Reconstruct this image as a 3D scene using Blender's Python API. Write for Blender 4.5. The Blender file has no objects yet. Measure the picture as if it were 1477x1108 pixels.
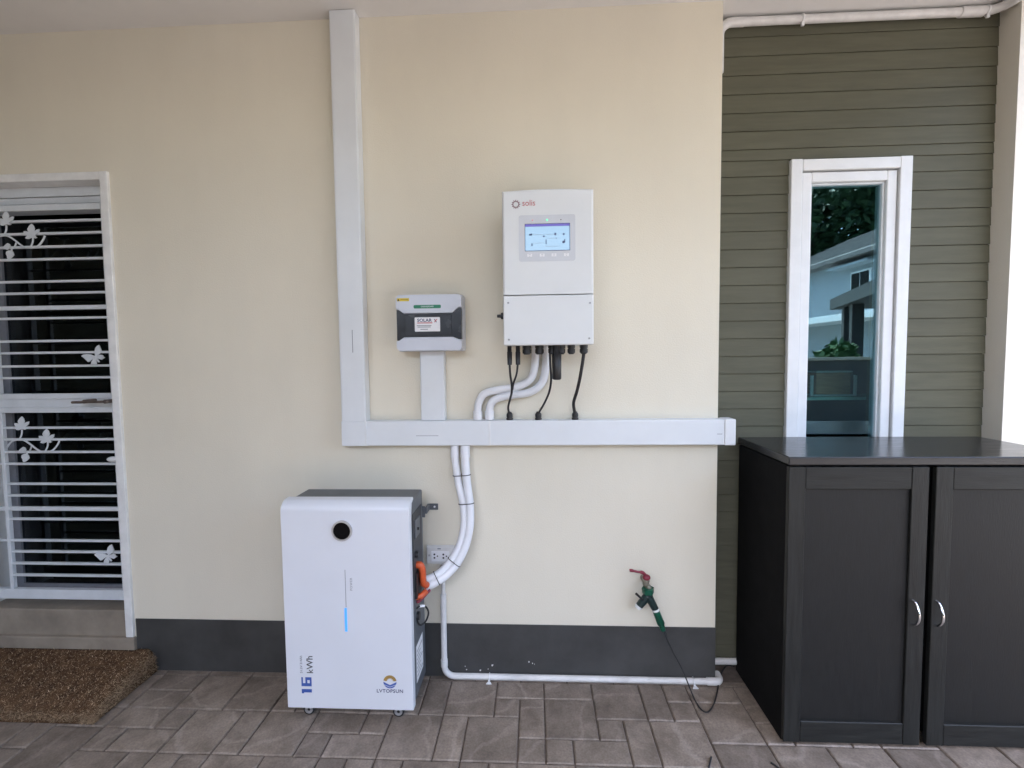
import bpy, bmesh, math, random
from mathutils import Vector, Matrix
R = math.radians
random.seed(7)
S = bpy.context.scene
COL = S.collection

# ------------------------------------------------------------------ camera
CW, CH, FPX = 1477.0, 1108.0, 680.0
CAM = Vector((0.0, -1.9, 1.337))
def cam_matrix(yaw, pitch, roll):
    B = Matrix(((1,0,0),(0,0,-1),(0,1,0)))
    c, s = math.cos(yaw), math.sin(yaw);     Ry = Matrix(((c,-s,0),(s,c,0),(0,0,1)))
    c, s = math.cos(pitch), math.sin(pitch); Rp = Matrix(((1,0,0),(0,c,-s),(0,s,c)))
    c, s = math.cos(roll), math.sin(roll);   Rr = Matrix(((c,-s,0),(s,c,0),(0,0,1)))
    return Rr @ Rp @ B @ Ry
CM = cam_matrix(-0.048, 0.0555, -0.0113)
cd = bpy.data.cameras.new("camera"); cam = bpy.data.objects.new("camera", cd); COL.objects.link(cam)
cd.sensor_fit = 'HORIZONTAL'; cd.sensor_width = 36.0; cd.lens = FPX / CW * 36.0
cd.clip_start = 0.02; cd.clip_end = 1000
cam.matrix_world = Matrix.Translation(CAM) @ Matrix((CM[0], -CM[1], -CM[2])).transposed().to_4x4()
S.camera = cam
def ray(u, v): return CM.transposed() @ Vector(((u-CW/2)/FPX, (v-CH/2)/FPX, 1))
def py(u, v, y):            # photo pixel -> point on the plane y
    d = ray(u, v); return CAM + d*((y-CAM.y)/d.y)
def pz(u, v, z=0.0):        # photo pixel -> point on the plane z
    d = ray(u, v); return CAM + d*((z-CAM.z)/d.z)
def pxp(u, v, x):           # photo pixel -> point on the plane x
    d = ray(u, v); return CAM + d*((x-CAM.x)/d.x)

# ------------------------------------------------------------------ light
SUN_EL, SUN_AZ = 60.0, 200.0     # azimuth from +Y clockwise: behind the camera
w = bpy.data.worlds.new("World"); S.world = w; w.use_nodes = True
nt = w.node_tree
sky = nt.nodes.new('ShaderNodeTexSky'); sky.sky_type = 'NISHITA'; sky.sun_disc = False
sky.sun_elevation = R(SUN_EL); sky.sun_rotation = R(SUN_AZ); sky.air_density = 1.0; sky.dust_density = 3.0; sky.ozone_density = 1.0
bg = nt.nodes['Background']; nt.links.new(sky.outputs[0], bg.inputs[0]); bg.inputs[1].default_value = 0.15
sl = bpy.data.lights.new("sun", 'SUN'); sl.energy = 2.0; sl.angle = R(4); sl.color = (1, .95, .88)
sun = bpy.data.objects.new("sun", sl); COL.objects.link(sun)
sd = Vector((math.sin(R(SUN_AZ))*math.cos(R(SUN_EL)), math.cos(R(SUN_AZ))*math.cos(R(SUN_EL)), math.sin(R(SUN_EL))))
sun.rotation_euler = sd.to_track_quat('Z', 'Y').to_euler(); sun.location = (6, -8, 12)
S.view_settings.view_transform = 'Standard'; S.view_settings.look = 'None'
S.view_settings.exposure = 2.95; S.view_settings.gamma = 1.0; S.view_settings.use_curve_mapping = False

# ------------------------------------------------------------------ materials
def mat(name, col, rough=.5, metal=0, var=0, vscale=8, bump=0, bscale=60, emit=None, estr=0, spec=.5, col2=None, stretch=None, rvar=0, objrand=0, detail=4):
    m = bpy.data.materials.new(name); m.use_nodes = True; n = m.node_tree.nodes; L = m.node_tree.links
    b = n['Principled BSDF']
    b.inputs['Base Color'].default_value = (*col, 1); b.inputs['Roughness'].default_value = rough
    b.inputs['Metallic'].default_value = metal; b.inputs['Specular IOR Level'].default_value = spec
    if emit: b.inputs['Emission Color'].default_value = (*emit, 1); b.inputs['Emission Strength'].default_value = estr
    geo = n.new('ShaderNodeNewGeometry'); vec = geo.outputs['Position']
    if stretch:
        mp = n.new('ShaderNodeMapping'); mp.inputs['Scale'].default_value = stretch; L.new(vec, mp.inputs[0]); vec = mp.outputs[0]
    if var or col2:
        t = n.new('ShaderNodeTexNoise'); t.inputs['Scale'].default_value = vscale; t.inputs['Detail'].default_value = detail
        t.inputs['Roughness'].default_value = .6
        L.new(vec, t.inputs['Vector'])
        r = n.new('ShaderNodeValToRGB'); L.new(t.outputs[0], r.inputs[0])
        c2 = col2 or tuple(c*(1-var) for c in col); c1 = col if col2 else tuple(min(1, c*(1+var*.6)) for c in col)
        r.color_ramp.elements[0].position = .32; r.color_ramp.elements[0].color = (*c2, 1)
        r.color_ramp.elements[1].position = .68; r.color_ramp.elements[1].color = (*c1, 1)
        out = r.outputs[0]
        if objrand:
            oi = n.new('ShaderNodeObjectInfo'); mr = n.new('ShaderNodeMapRange'); L.new(oi.outputs['Random'], mr.inputs[0])
            mr.inputs[3].default_value = 1-objrand; mr.inputs[4].default_value = 1+objrand
            mx = n.new('ShaderNodeVectorMath'); mx.operation = 'SCALE'; L.new(out, mx.inputs[0]); L.new(mr.outputs[0], mx.inputs['Scale']); out = mx.outputs[0]
        L.new(out, b.inputs['Base Color'])
        if rvar:
            mr2 = n.new('ShaderNodeMapRange'); L.new(t.outputs[0], mr2.inputs[0]); mr2.inputs[1].default_value = .3; mr2.inputs[2].default_value = .7
            mr2.inputs[3].default_value = rough-rvar; mr2.inputs[4].default_value = rough+rvar; L.new(mr2.outputs[0], b.inputs['Roughness'])
    if bump:
        t2 = n.new('ShaderNodeTexNoise'); t2.inputs['Scale'].default_value = bscale; t2.inputs['Detail'].default_value = 5; L.new(vec, t2.inputs['Vector'])
        bn = n.new('ShaderNodeBump'); bn.inputs['Strength'].default_value = bump; bn.inputs['Distance'].default_value = .002
        L.new(t2.outputs[0], bn.inputs['Height']); L.new(bn.outputs[0], b.inputs['Normal'])
    return m

def mat_wall(name, col, grime=.12):
    m = mat(name, col, .75, bump=.5, bscale=190, spec=.25); n = m.node_tree.nodes; L = m.node_tree.links; b = n['Principled BSDF']
    geo = n.new('ShaderNodeNewGeometry')
    t = n.new('ShaderNodeTexNoise'); t.inputs['Scale'].default_value = 1.6; t.inputs['Detail'].default_value = 6; L.new(geo.outputs['Position'], t.inputs['Vector'])
    r = n.new('ShaderNodeValToRGB'); L.new(t.outputs[0], r.inputs[0])
    r.color_ramp.elements[0].position = .3; r.color_ramp.elements[0].color = (*[c*(1-grime) for c in col], 1)
    r.color_ramp.elements[1].position = .62; r.color_ramp.elements[1].color = (*col, 1)
    mp = n.new('ShaderNodeMapping'); mp.inputs['Scale'].default_value = (5, 5, 1.4); L.new(geo.outputs['Position'], mp.inputs[0])
    ts = n.new('ShaderNodeTexNoise'); ts.inputs['Scale'].default_value = 1.5; ts.inputs['Detail'].default_value = 5; L.new(mp.outputs[0], ts.inputs['Vector'])
    tr_ = n.new('ShaderNodeMapRange'); L.new(ts.outputs[0], tr_.inputs[0]); tr_.inputs[1].default_value = .35; tr_.inputs[2].default_value = .7; tr_.inputs[3].default_value = .982; tr_.inputs[4].default_value = 1.008
    m0 = n.new('ShaderNodeVectorMath'); m0.operation = 'SCALE'; L.new(r.outputs[0], m0.inputs[0]); L.new(tr_.outputs[0], m0.inputs['Scale'])
    # sparse small specks and scuffs
    v = n.new('ShaderNodeTexVoronoi'); v.inputs['Scale'].default_value = 3.2; L.new(geo.outputs['Position'], v.inputs['Vector'])
    t3 = n.new('ShaderNodeTexNoise'); t3.inputs['Scale'].default_value = 45; L.new(geo.outputs['Position'], t3.inputs['Vector'])
    mr = n.new('ShaderNodeMapRange'); L.new(v.outputs['Distance'], mr.inputs[0]); mr.inputs[1].default_value = .008; mr.inputs[2].default_value = .014
    mr.inputs[3].default_value = .45; mr.inputs[4].default_value = 1
    mx = n.new('ShaderNodeVectorMath'); mx.operation = 'SCALE'; L.new(m0.outputs[0], mx.inputs[0]); L.new(mr.outputs[0], mx.inputs['Scale'])
    L.new(mx.outputs[0], b.inputs['Base Color'])
    return m

def mat_tile(name):
    m = mat(name, (.2,.17,.155), .45, bump=.4, bscale=70, spec=.35); n = m.node_tree.nodes; L = m.node_tree.links; b = n['Principled BSDF']
    geo = n.new('ShaderNodeNewGeometry'); oi = n.new('ShaderNodeObjectInfo')
    off = n.new('ShaderNodeVectorMath'); off.operation = 'ADD'; L.new(geo.outputs['Position'], off.inputs[0])
    comb = n.new('ShaderNodeVectorMath'); comb.operation = 'SCALE'; comb.inputs[0].default_value = (13, 29, 7); L.new(oi.outputs['Random'], comb.inputs['Scale'])
    L.new(comb.outputs[0], off.inputs[1])
    rot = n.new('ShaderNodeVectorRotate'); rot.rotation_type = 'Z_AXIS'; L.new(off.outputs[0], rot.inputs['Vector'])
    am = n.new('ShaderNodeMath'); am.operation = 'MULTIPLY'; am.inputs[1].default_value = 6.28; L.new(oi.outputs['Random'], am.inputs[0]); L.new(am.outputs[0], rot.inputs['Angle'])
    t = n.new('ShaderNodeTexNoise'); t.inputs['Scale'].default_value = 11; t.inputs['Detail'].default_value = 8; t.inputs['Roughness'].default_value = .65; L.new(rot.outputs[0], t.inputs['Vector'])
    r = n.new('ShaderNodeValToRGB'); L.new(t.outputs[0], r.inputs[0])
    e = r.color_ramp.elements
    e[0].position = .34; e[0].color = (.144,.115,.092,1); e[1].position = .72; e[1].color = (.28,.231,.191,1)
    # pale slanting veins
    wv = n.new('ShaderNodeTexWave'); wv.wave_type = 'BANDS'; wv.inputs['Scale'].default_value = 1.7; wv.inputs['Distortion'].default_value = 5; wv.inputs['Detail'].default_value = 5; wv.inputs['Detail Scale'].default_value = 2.2
    L.new(rot.outputs[0], wv.inputs['Vector'])
    vr = n.new('ShaderNodeValToRGB'); L.new(wv.outputs['Fac'], vr.inputs[0]); vr.color_ramp.elements[0].position = .955; vr.color_ramp.elements[1].position = 1.0
    vr.color_ramp.elements[1].color = (.27,.27,.27,1)
    mix = n.new('ShaderNodeMix'); mix.data_type = 'RGBA'; L.new(vr.outputs[0], mix.inputs['Factor']); L.new(r.outputs[0], mix.inputs['A']); mix.inputs['B'].default_value = (.40,.34,.295,1)
    br = n.new('ShaderNodeMapRange'); L.new(oi.outputs['Random'], br.inputs[0]); br.inputs[3].default_value = .86; br.inputs[4].default_value = 1.14
    mx = n.new('ShaderNodeVectorMath'); mx.operation = 'SCALE'; L.new(mix.outputs['Result'], mx.inputs[0]); L.new(br.outputs[0], mx.inputs['Scale'])
    gr = n.new('ShaderNodeTexNoise'); gr.inputs['Scale'].default_value = 150; gr.inputs['Detail'].default_value = 3; L.new(rot.outputs[0], gr.inputs['Vector'])
    gm = n.new('ShaderNodeMapRange'); L.new(gr.outputs[0], gm.inputs[0]); gm.inputs[1].default_value = .3; gm.inputs[2].default_value = .7; gm.inputs[3].default_value = .82; gm.inputs[4].default_value = 1.16
    ms = n.new('ShaderNodeVectorMath'); ms.operation = 'SCALE'; L.new(mx.outputs[0], ms.inputs[0]); L.new(gm.outputs[0], ms.inputs['Scale'])
    L.new(ms.outputs[0], b.inputs['Base Color'])
    return m

def mat_glass(name, tint, refl, base, rough=.0):
    m = bpy.data.materials.new(name); m.use_nodes = True; n = m.node_tree.nodes; L = m.node_tree.links
    n.remove(n['Principled BSDF']); o = n['Material Output']
    tr = n.new('ShaderNodeBsdfTransparent'); tr.inputs[0].default_value = (*tint, 1)
    gl = n.new('ShaderNodeBsdfGlossy'); gl.inputs['Color'].default_value = (*refl, 1); gl.inputs['Roughness'].default_value = rough
    fr = n.new('ShaderNodeFresnel'); fr.inputs['IOR'].default_value = 1.4
    ad = n.new('ShaderNodeMath'); ad.operation = 'ADD'; ad.use_clamp = True; ad.inputs[1].default_value = base; L.new(fr.outputs[0], ad.inputs[0])
    mx = n.new('ShaderNodeMixShader'); L.new(ad.outputs[0], mx.inputs[0]); L.new(tr.outputs[0], mx.inputs[1]); L.new(gl.outputs[0], mx.inputs[2]); L.new(mx.outputs[0], o.inputs[0])
    return m

def mat_coir(name):
    m = mat(name, (.26,.16,.09), .9, spec=.1); n = m.node_tree.nodes; L = m.node_tree.links; b = n['Principled BSDF']
    g = n.new('ShaderNodeNewGeometry'); r = n.new('ShaderNodeValToRGB'); L.new(g.outputs['Random Per Island'], r.inputs[0]); e = r.color_ramp.elements
    e[0].color = (.19,.125,.075,1); e[1].color = (.66,.50,.33,1); k = e.new(.5); k.color = (.40,.28,.175,1)
    L.new(r.outputs[0], b.inputs['Base Color']); return m
def mat_leaf(name, col):
    m = mat(name, col, .55, objrand=0, var=.5, vscale=1.3, spec=.3); return m

M = dict(
    cream=mat_wall('cream_paint', (.74,.69,.575), .06),
    dado=mat('dark_grey_paint', (.052,.052,.051), .5, var=.3, vscale=5, bump=.3, bscale=90),
    ceiling=mat('ceiling_paint', (.72,.71,.70), .8, var=.06, vscale=2, bump=.2, bscale=120),
    olive=mat('olive_board_paint', (.104,.101,.070), .65, spec=.25, var=.12, vscale=9, bump=.2, bscale=60, stretch=(.6,6,6), objrand=.05),
    sidewall=mat_wall('white_render', (.74,.70,.62), .05),
    mortar=mat('tile_joint', (.12,.096,.081), .9, var=.3, vscale=40),
    tile=mat_tile('stone_look_tile'),
    concrete=mat('concrete', (.28,.235,.185), .85, var=.25, vscale=6, bump=.5, bscale=60),
    drive=mat('drive_concrete', (.36,.34,.31), .85, var=.2, vscale=2, bump=.5, bscale=30),
    whitepaint=mat('white_gloss_paint', (.74,.75,.76), .32, var=.04, vscale=14, bump=.08, bscale=50),
    greypaint=mat('pale_grey_enamel', (.66,.69,.72), .38, var=.08, vscale=12, bump=.1, bscale=60),
    jamb=mat('jamb_paint', (.78,.775,.76), .5, var=.1, vscale=16, bump=.2, bscale=50),
    pvc=mat('white_pvc', (.76,.77,.80), .36, var=.05, vscale=6, rvar=.06),
    pvcold=mat('aged_white_pvc', (.66,.65,.64), .45, var=.14, vscale=14, rvar=.08),
    trunk=mat('trunking_pvc', (.70,.725,.75), .34, var=.04, vscale=5, rvar=.05),
    coat=mat('white_powder_coat', (.70,.72,.73), .42, var=.025, vscale=6, bump=.12, bscale=500),
    batwhite=mat('battery_white_lacquer', (.68,.70,.75), .30, var=.02, vscale=5),
    batgrey=mat('battery_grey_metal', (.115,.125,.14), .42, metal=.2, var=.1, vscale=10, bump=.1, bscale=400),
    batdark=mat('battery_side_panel', (.035,.037,.042), .5, var=.15, vscale=20),
    chrome=mat('polished_chrome', (.75,.76,.78), .12, metal=1, var=.05, vscale=20),
    ringsteel=mat('satin_ring', (.50,.51,.53), .38, metal=.7, var=.1, vscale=30),
    steel=mat('brushed_steel', (.45,.45,.46), .35, metal=1, var=.15, vscale=30, stretch=(1,1,8)),
    blackglass=mat('black_glass', (.004,.004,.005), .15, spec=.04, var=.2, vscale=5),
    black=mat('black_plastic', (.016,.016,.018), .42, var=.2, vscale=30),
    rubber=mat('black_rubber', (.02,.02,.022), .6, var=.2, vscale=30),
    orange=mat('orange_plastic', (.62,.10,.03), .4, var=.15, vscale=40),
    red=mat('red_enamel', (.22,.02,.04), .4, var=.3, vscale=60),
    brass=mat('dull_nickel', (.34,.33,.27), .4, metal=.8, var=.3, vscale=60),
    bronze=mat('bronze_metal', (.16,.125,.11), .45, metal=.5, var=.2, vscale=40),
    green=mat('green_plastic', (.005,.085,.048), .35, var=.2, vscale=60),
    darkgreen=mat('dark_green_plastic', (.006,.022,.022), .4, var=.2, vscale=60),
    clear=mat('milky_plastic', (.75,.77,.76), .25, var=.05, vscale=40),
    boxwhite=mat('enclosure_white', (.58,.61,.68), .35, var=.03, vscale=9),
    boxdark=mat('smoked_cover', (.028,.030,.036), .25, var=.15, vscale=12, rvar=.06),
    labelgreen=mat('label_green', (.01,.19,.095), .4, var=.05, vscale=30),
    labelyellow=mat('label_yellow', (.62,.47,.03), .5, var=.08, vscale=40),
    labelwhite=mat('label_white', (.80,.80,.82), .4, var=.03, vscale=40),
    inkdark=mat('ink_dark', (.03,.03,.035), .5, var=.1, vscale=50),
    inkgrey=mat('ink_grey', (.22,.23,.26), .5, var=.1, vscale=50),
    inkblue=mat('ink_blue', (.045,.10,.37), .45, var=.1, vscale=50),
    inknavy=mat('ink_navy', (.03,.035,.11), .45, var=.1, vscale=50),
    inkgold=mat('ink_gold', (.36,.22,.06), .45, var=.1, vscale=50),
    inkred=mat('ink_red', (.52,.13,.14), .45, var=.1, vscale=50),
    inkmaroon=mat('ink_maroon', (.26,.17,.19), .45, var=.1, vscale=50),
    panelgrey=mat('membrane_grey', (.56,.575,.61), .3, var=.03, vscale=20),
    screen=mat('lcd_screen', (.1,.12,.15), .2, emit=(.42,.72,1.0), estr=.085, var=.05, vscale=30),
    screenbar=mat('lcd_bar', (.03,.02,.12), .2, emit=(.16,.10,.62), estr=.07, var=.05, vscale=30),
    ledgreen=mat('led_green', (.2,.7,.45), .3, emit=(.25,1,.6), estr=.14, var=.05, vscale=30),
    ledred=mat('led_pink', (.7,.3,.33), .3, emit=(1,.35,.4), estr=.03, var=.05, vscale=30),
    ledblue=mat('led_blue', (.08,.35,.85), .3, emit=(.06,.36,1.0), estr=.075, var=.05, vscale=30),
    wood=mat('cabinet_black_brown', (.021,.0215,.020), .45, spec=.3, col2=(.011,.0113,.0105), vscale=10, bump=.35, bscale=30, stretch=(9,9,.8), rvar=.05),
    woodh=mat('cabinet_black_brown_rail', (.0215,.022,.0205), .45, spec=.3, col2=(.0113,.0116,.0108), vscale=10, bump=.35, bscale=30, stretch=(.8,9,9), rvar=.05),
    woodpanel=mat('cabinet_panel', (.0135,.0135,.0132), .5, spec=.3, col2=(.0095,.0095,.0092), vscale=14, bump=.18, bscale=60, stretch=(6,6,.9), rvar=.05),
    woodside_shaded=mat('cabinet_side_shaded', (.010,.010,.0105), .8, spec=.1, var=.2, vscale=14, bump=.2, bscale=60),  # same finish as the doors, darkened to put side shade into the colour
    woodtop=mat('cabinet_top', (.022,.022,.024), .2, col2=(.016,.016,.018), vscale=18, bump=.12, bscale=50, stretch=(.6,6,6), rvar=.06),
    coir=mat_coir('coir'),
    coirbase=mat('coir_backing', (.13,.075,.04), .95, col2=(.05,.028,.016), vscale=40, bump=1, bscale=120, spec=.1),
    glasswin=mat_glass('window_glass', (.62,.78,.78), (.60,.86,.96), .12),
    glassdoor=mat_glass('door_glass', (.16,.19,.2), (.8,.9,1), .01),
    glassshelf=mat('shelf_glass_edge', (.50,.72,.62), .2, var=.1, vscale=30),
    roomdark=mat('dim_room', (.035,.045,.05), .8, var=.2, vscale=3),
    drum=mat('brown_wood', (.62,.30,.17), .35, var=.3, vscale=14, stretch=(1,1,8)),
    housewall=mat('neighbour_wall', (.30,.34,.37), .8, var=.08, vscale=1),
    roof=mat('neighbour_roof', (.16,.145,.14), .8, var=.25, vscale=3),
    timber=mat('dark_timber', (.03,.028,.028), .6, var=.2, vscale=5),
    boundary=mat('boundary_render', (.05,.044,.04), .85, var=.2, vscale=3),
    leafA=mat_leaf('leaf_dark', (.035,.075,.03)), leafB=mat_leaf('leaf_mid', (.05,.11,.035)),
    bark=mat('bark', (.10,.075,.055), .9, var=.3, vscale=9, bump=.6, bscale=20),
)

# ------------------------------------------------------------------ mesh helpers
ORG = {}
class MB:
    def __init__(s): s.v = []; s.f = []; s.sm = []
    def add(s, vs, fs, smooth=False):
        o = len(s.v); s.v += [Vector(p) for p in vs]; s.f += [tuple(i+o for i in f) for f in fs]; s.sm += [smooth]*len(fs); return s
    def box(s, x0,x1,y0,y1,z0,z1, bev=0, seg=2):
        bm = bmesh.new(); bmesh.ops.create_cube(bm, size=1)
        for v in bm.verts: v.co = Vector(((x0+x1)/2+v.co.x*(x1-x0), (y0+y1)/2+v.co.y*(y1-y0), (z0+z1)/2+v.co.z*(z1-z0)))
        if bev: bmesh.ops.bevel(bm, geom=list(bm.edges), offset=bev, segments=seg, affect='EDGES', profile=.5)
        s.bm(bm); return s
    def bm(s, bm, smooth=False):
        bm.verts.index_update(); s.add([v.co.copy() for v in bm.verts], [[v.index for v in f.verts] for f in bm.faces], smooth); bm.free()
    def tube(s, pts, r, n=12, caps=True):
        pts = [Vector(p) for p in pts]; rs = r if isinstance(r, (list,tuple)) else [r]*len(pts)
        N = len(pts); T = []
        for i in range(N):
            a = pts[max(0,i-1)]; b = pts[min(N-1,i+1)]; t = b-a
            T.append(t.normalized() if t.length > 1e-9 else Vector((0,0,1)))
        up = Vector((0,0,1)) if abs(T[0].z) < .9 else Vector((0,1,0))
        u = T[0].cross(up).normalized(); vs = []
        for i in range(N):
            u = (u - T[i]*u.dot(T[i])); u = u.normalized() if u.length > 1e-6 else T[i].orthogonal().normalized()
            w_ = T[i].cross(u)
            for k in range(n):
                a = 2*math.pi*k/n; vs.append(pts[i] + (u*math.cos(a)+w_*math.sin(a))*rs[i])
        fs = [(i*n+k, i*n+(k+1)%n, (i+1)*n+(k+1)%n, (i+1)*n+k) for i in range(N-1) for k in range(n)]
        s.add(vs, fs, True)
        if caps:
            s.add([vs[k] for k in range(n)], [tuple(range(n-1,-1,-1))]); s.add([vs[(N-1)*n+k] for k in range(n)], [tuple(range(n))])
        return s
    def cyl(s, a, b, r0, r1=None, n=20): return s.tube([a,b], [r0, r0 if r1 is None else r1], n)
    def poly(s, pts, d):           # closed outline (3D, planar) extruded by vector d
        n = len(pts); d = Vector(d); p = [Vector(q) for q in pts]
        s.add(p+[q+d for q in p], [tuple(range(n)), tuple(range(2*n-1,n-1,-1))]+[(i,(i+1)%n,n+(i+1)%n,n+i) for i in range(n)]); return s
    def ring(s, c, ax, r0, r1, d, n=32):   # flat ring with thickness
        c = Vector(c); ax = Vector(ax).normalized(); u = ax.orthogonal().normalized(); w_ = ax.cross(u); vs = []
        for k in range(n):
            a = 2*math.pi*k/n; e = u*math.cos(a)+w_*math.sin(a)
            vs += [c+e*r0, c+e*r1, c+e*r1+ax*d, c+e*r0+ax*d]
        s.add(vs, [(4*k+j, 4*k+(j+1)%4, 4*((k+1)%n)+(j+1)%4, 4*((k+1)%n)+j) for k in range(n) for j in range(4)]); return s
    def sphere(s, c, r, sc=(1,1,1), n=16):
        bm = bmesh.new(); bmesh.ops.create_uvsphere(bm, u_segments=n, v_segments=n//2, radius=r)
        for v in bm.verts: v.co = Vector((v.co.x*sc[0], v.co.y*sc[1], v.co.z*sc[2]))+Vector(c)
        s.bm(bm, True); return s
    def build(s, name, m, parent=None, org=None):
        o_ = ORG[parent.name] if parent else Vector(org or (0,0,0))
        me = bpy.data.meshes.new(name); me.from_pydata([p-o_ for p in s.v], [], s.f); me.polygons.foreach_set('use_smooth', s.sm)
        bm = bmesh.new(); bm.from_mesh(me); bmesh.ops.recalc_face_normals(bm, faces=bm.faces); bm.to_mesh(me); bm.free()
        me.materials.append(M[m]); ob = bpy.data.objects.new(name, me); COL.objects.link(ob)
        if parent: ob.parent = parent
        else: ob.location = o_
        ORG[ob.name] = o_.copy(); return ob
def B(x0,x1,y0,y1,z0,z1,bev=0,seg=2): return MB().box(x0,x1,y0,y1,z0,z1,bev,seg)
def tag(o, label, cat, group=None):
    o['label'] = label; o['category'] = cat
    if group: o['group'] = group
    return o
def thing(name, label, cat, loc, group=None):
    o = bpy.data.objects.new(name, None); COL.objects.link(o); o.location = loc; o.empty_display_size = .05
    ORG[o.name] = Vector(loc); return tag(o, label, cat, group)
def structure(o): o['kind'] = 'structure'; return o
def stuff(o): o['kind'] = 'stuff'; return o
def inst(name, src, parent, loc):       # a copy of a child that shares its mesh; loc is the world offset
    c = src.copy(); c.name = name; COL.objects.link(c); c.parent = parent; c.location = src.location + Vector(loc); ORG[c.name] = ORG[src.name]; return c
def copy_tree(o, dloc, **kw):
    c = o.copy(); COL.objects.link(c); c.location = o.location+Vector(dloc); ORG[c.name] = ORG[o.name]+Vector(dloc)
    for k, v in kw.items(): c[k] = v
    for ch in o.children:
        d = ch.copy(); COL.objects.link(d); d.parent = c
        for g in ch.children: e = g.copy(); COL.objects.link(e); e.parent = d
    return c
def smooth_path(pts, k=6):      # Catmull-Rom
    p = [Vector(q) for q in pts]; p = [p[0]*2-p[1]]+p+[p[-1]*2-p[-2]]; out = []
    for i in range(1, len(p)-2):
        for j in range(k):
            t = j/k; a,b,c,d = p[i-1],p[i],p[i+1],p[i+2]
            out.append(.5*((2*b)+(c-a)*t+(2*a-5*b+4*c-d)*t*t+(3*b-a-3*c+d)*t**3))
    out.append(p[-2]); return out
def text(name, s, size, m, parent, loc, rot, bold=0, spacing=1, sx=1, align='LEFT', ext=.0003):
    cu = bpy.data.curves.new('t', 'FONT'); cu.body = s; cu.size = size; cu.extrude = ext; cu.offset = bold; cu.space_character = spacing
    cu.align_x = align; cu.align_y = 'CENTER'; cu.resolution_u = 3
    ob = bpy.data.objects.new('t', cu); COL.objects.link(ob); bpy.context.view_layer.update()
    me = bpy.data.meshes.new_from_object(ob.evaluated_get(bpy.context.evaluated_depsgraph_get()))
    bpy.data.objects.remove(ob); bpy.data.curves.remove(cu)
    mw = Matrix.Translation(Vector(loc)-ORG[parent.name]) @ rot.to_4x4() @ Matrix.Diagonal((sx,1,1,1))
    me.transform(mw); me.materials.clear(); me.materials.append(M[m]); me.name = name
    o = bpy.data.objects.new(name, me); COL.objects.link(o); o.parent = parent; ORG[o.name] = ORG[parent.name]; return o
FRONT = Matrix(((1,0,0),(0,0,-1),(0,1,0)))              # text facing -y, upright
UPW = FRONT @ Matrix.Rotation(math.pi/2, 3, 'Z')         # reading upwards

# ================================================================== SETTING
H = 2.678
structure(B(-150,150,-150,30,-.30,-.045).build('ground', 'drive'))
fl = structure(B(-3.9,3.6,-4.2,.3,-.044,-.007).build('floor', 'mortar'))
structure(B(-3.9,2.0,-3.4,2.2,H,H+.14).build('ceiling', 'ceiling'))
# tiles on a 95.3 mm grid
U = .0953; X0 = .027
J = [-.02, -.0245, -.119, -.2165, -.3125, -.4145]
def jy(r):
    if r <= 0: return J[1]
    if r <= 4: return J[r+1]
    return J[5]-(r-4)*U*1.03
known = [(0,2,1,3),(-1,0,1,3),(-1,0,3,4),(0,1,3,4),(1,3,3,4),(2,3,2,3),(2,4,0,2),(3,4,2,4),(4,5,0,2),(4,6,2,4),(5,6,1,2),(5,6,0,1),(6,8,0,1),(6,8,1,3),(6,8,3,4),
 (0,2,0,1),(-2,0,0,1),(-2,-1,1,2),(-4,-2,0,2),(-3,-1,2,4),(-4,-3,2,4),(-6,-4,2,4),(-9,-7,2,3),(-7,-6,2,3),(-9,-8,3,4),(-8,-6,3,4),(-11,-9,2,4),
 (-14,-12,2,4),(-12,-11,2,4),(-15,-14,2,3),(-17,-15,2,3),(-15,-13,0,2),(-17,-15,0,1),(-17,-15,1,2),(-13,-11,0,2),(-16,-14,3,4),(-5,-4,0,2),(-7,-5,0,1),(-7,-5,1,2),(-9,-7,0,2),(-11,-9,0,1),(-10,-9,1,2),(-11,-10,1,2)]
occ = {}; tiles = []
def put(t):
    tiles.append(t)
    for c in range(t[0],t[1]):
        for r in range(t[2],t[3]): occ[c,r] = 1
for t in known: put(t)
CMIN, CMAX, RMAX = -27, 26, 26
for r in range(0, RMAX):
    for c in range(CMIN, CMAX):
        if (c,r) in occ: continue
        opts = [(2,2),(2,2),(2,1),(1,2),(1,1)]; random.shuffle(opts); opts.append((1,1))
        for a, b in opts:
            if c+a <= CMAX and r+b <= RMAX and all((c+i,r+j) not in occ for i in range(a) for j in range(b)):
                put((c,c+a,r,r+b)); break
shared = {}
def tile_mesh(wd, dp, bev=.0035):
    key = (round(wd,3), round(dp,3))
    if key not in shared:
        bm = bmesh.new(); bmesh.ops.create_cube(bm, size=1)
        for v in bm.verts: v.co = Vector((v.co.x*wd, v.co.y*dp, -.006+v.co.z*.012))
        top = [e for e in bm.edges if all(v.co.z > -.001 for v in e.verts)]
        bmesh.ops.bevel(bm, geom=top, offset=bev, segments=1, affect='EDGES')
        me = bpy.data.meshes.new('tile'); bm.to_mesh(me); bm.free(); me.materials.append(M['tile']); shared[key] = me
    return shared[key]
tiles.sort(key=lambda t: -(jy(t[2])+jy(t[3])))
rest = MB(); nt_ = 0
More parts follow.
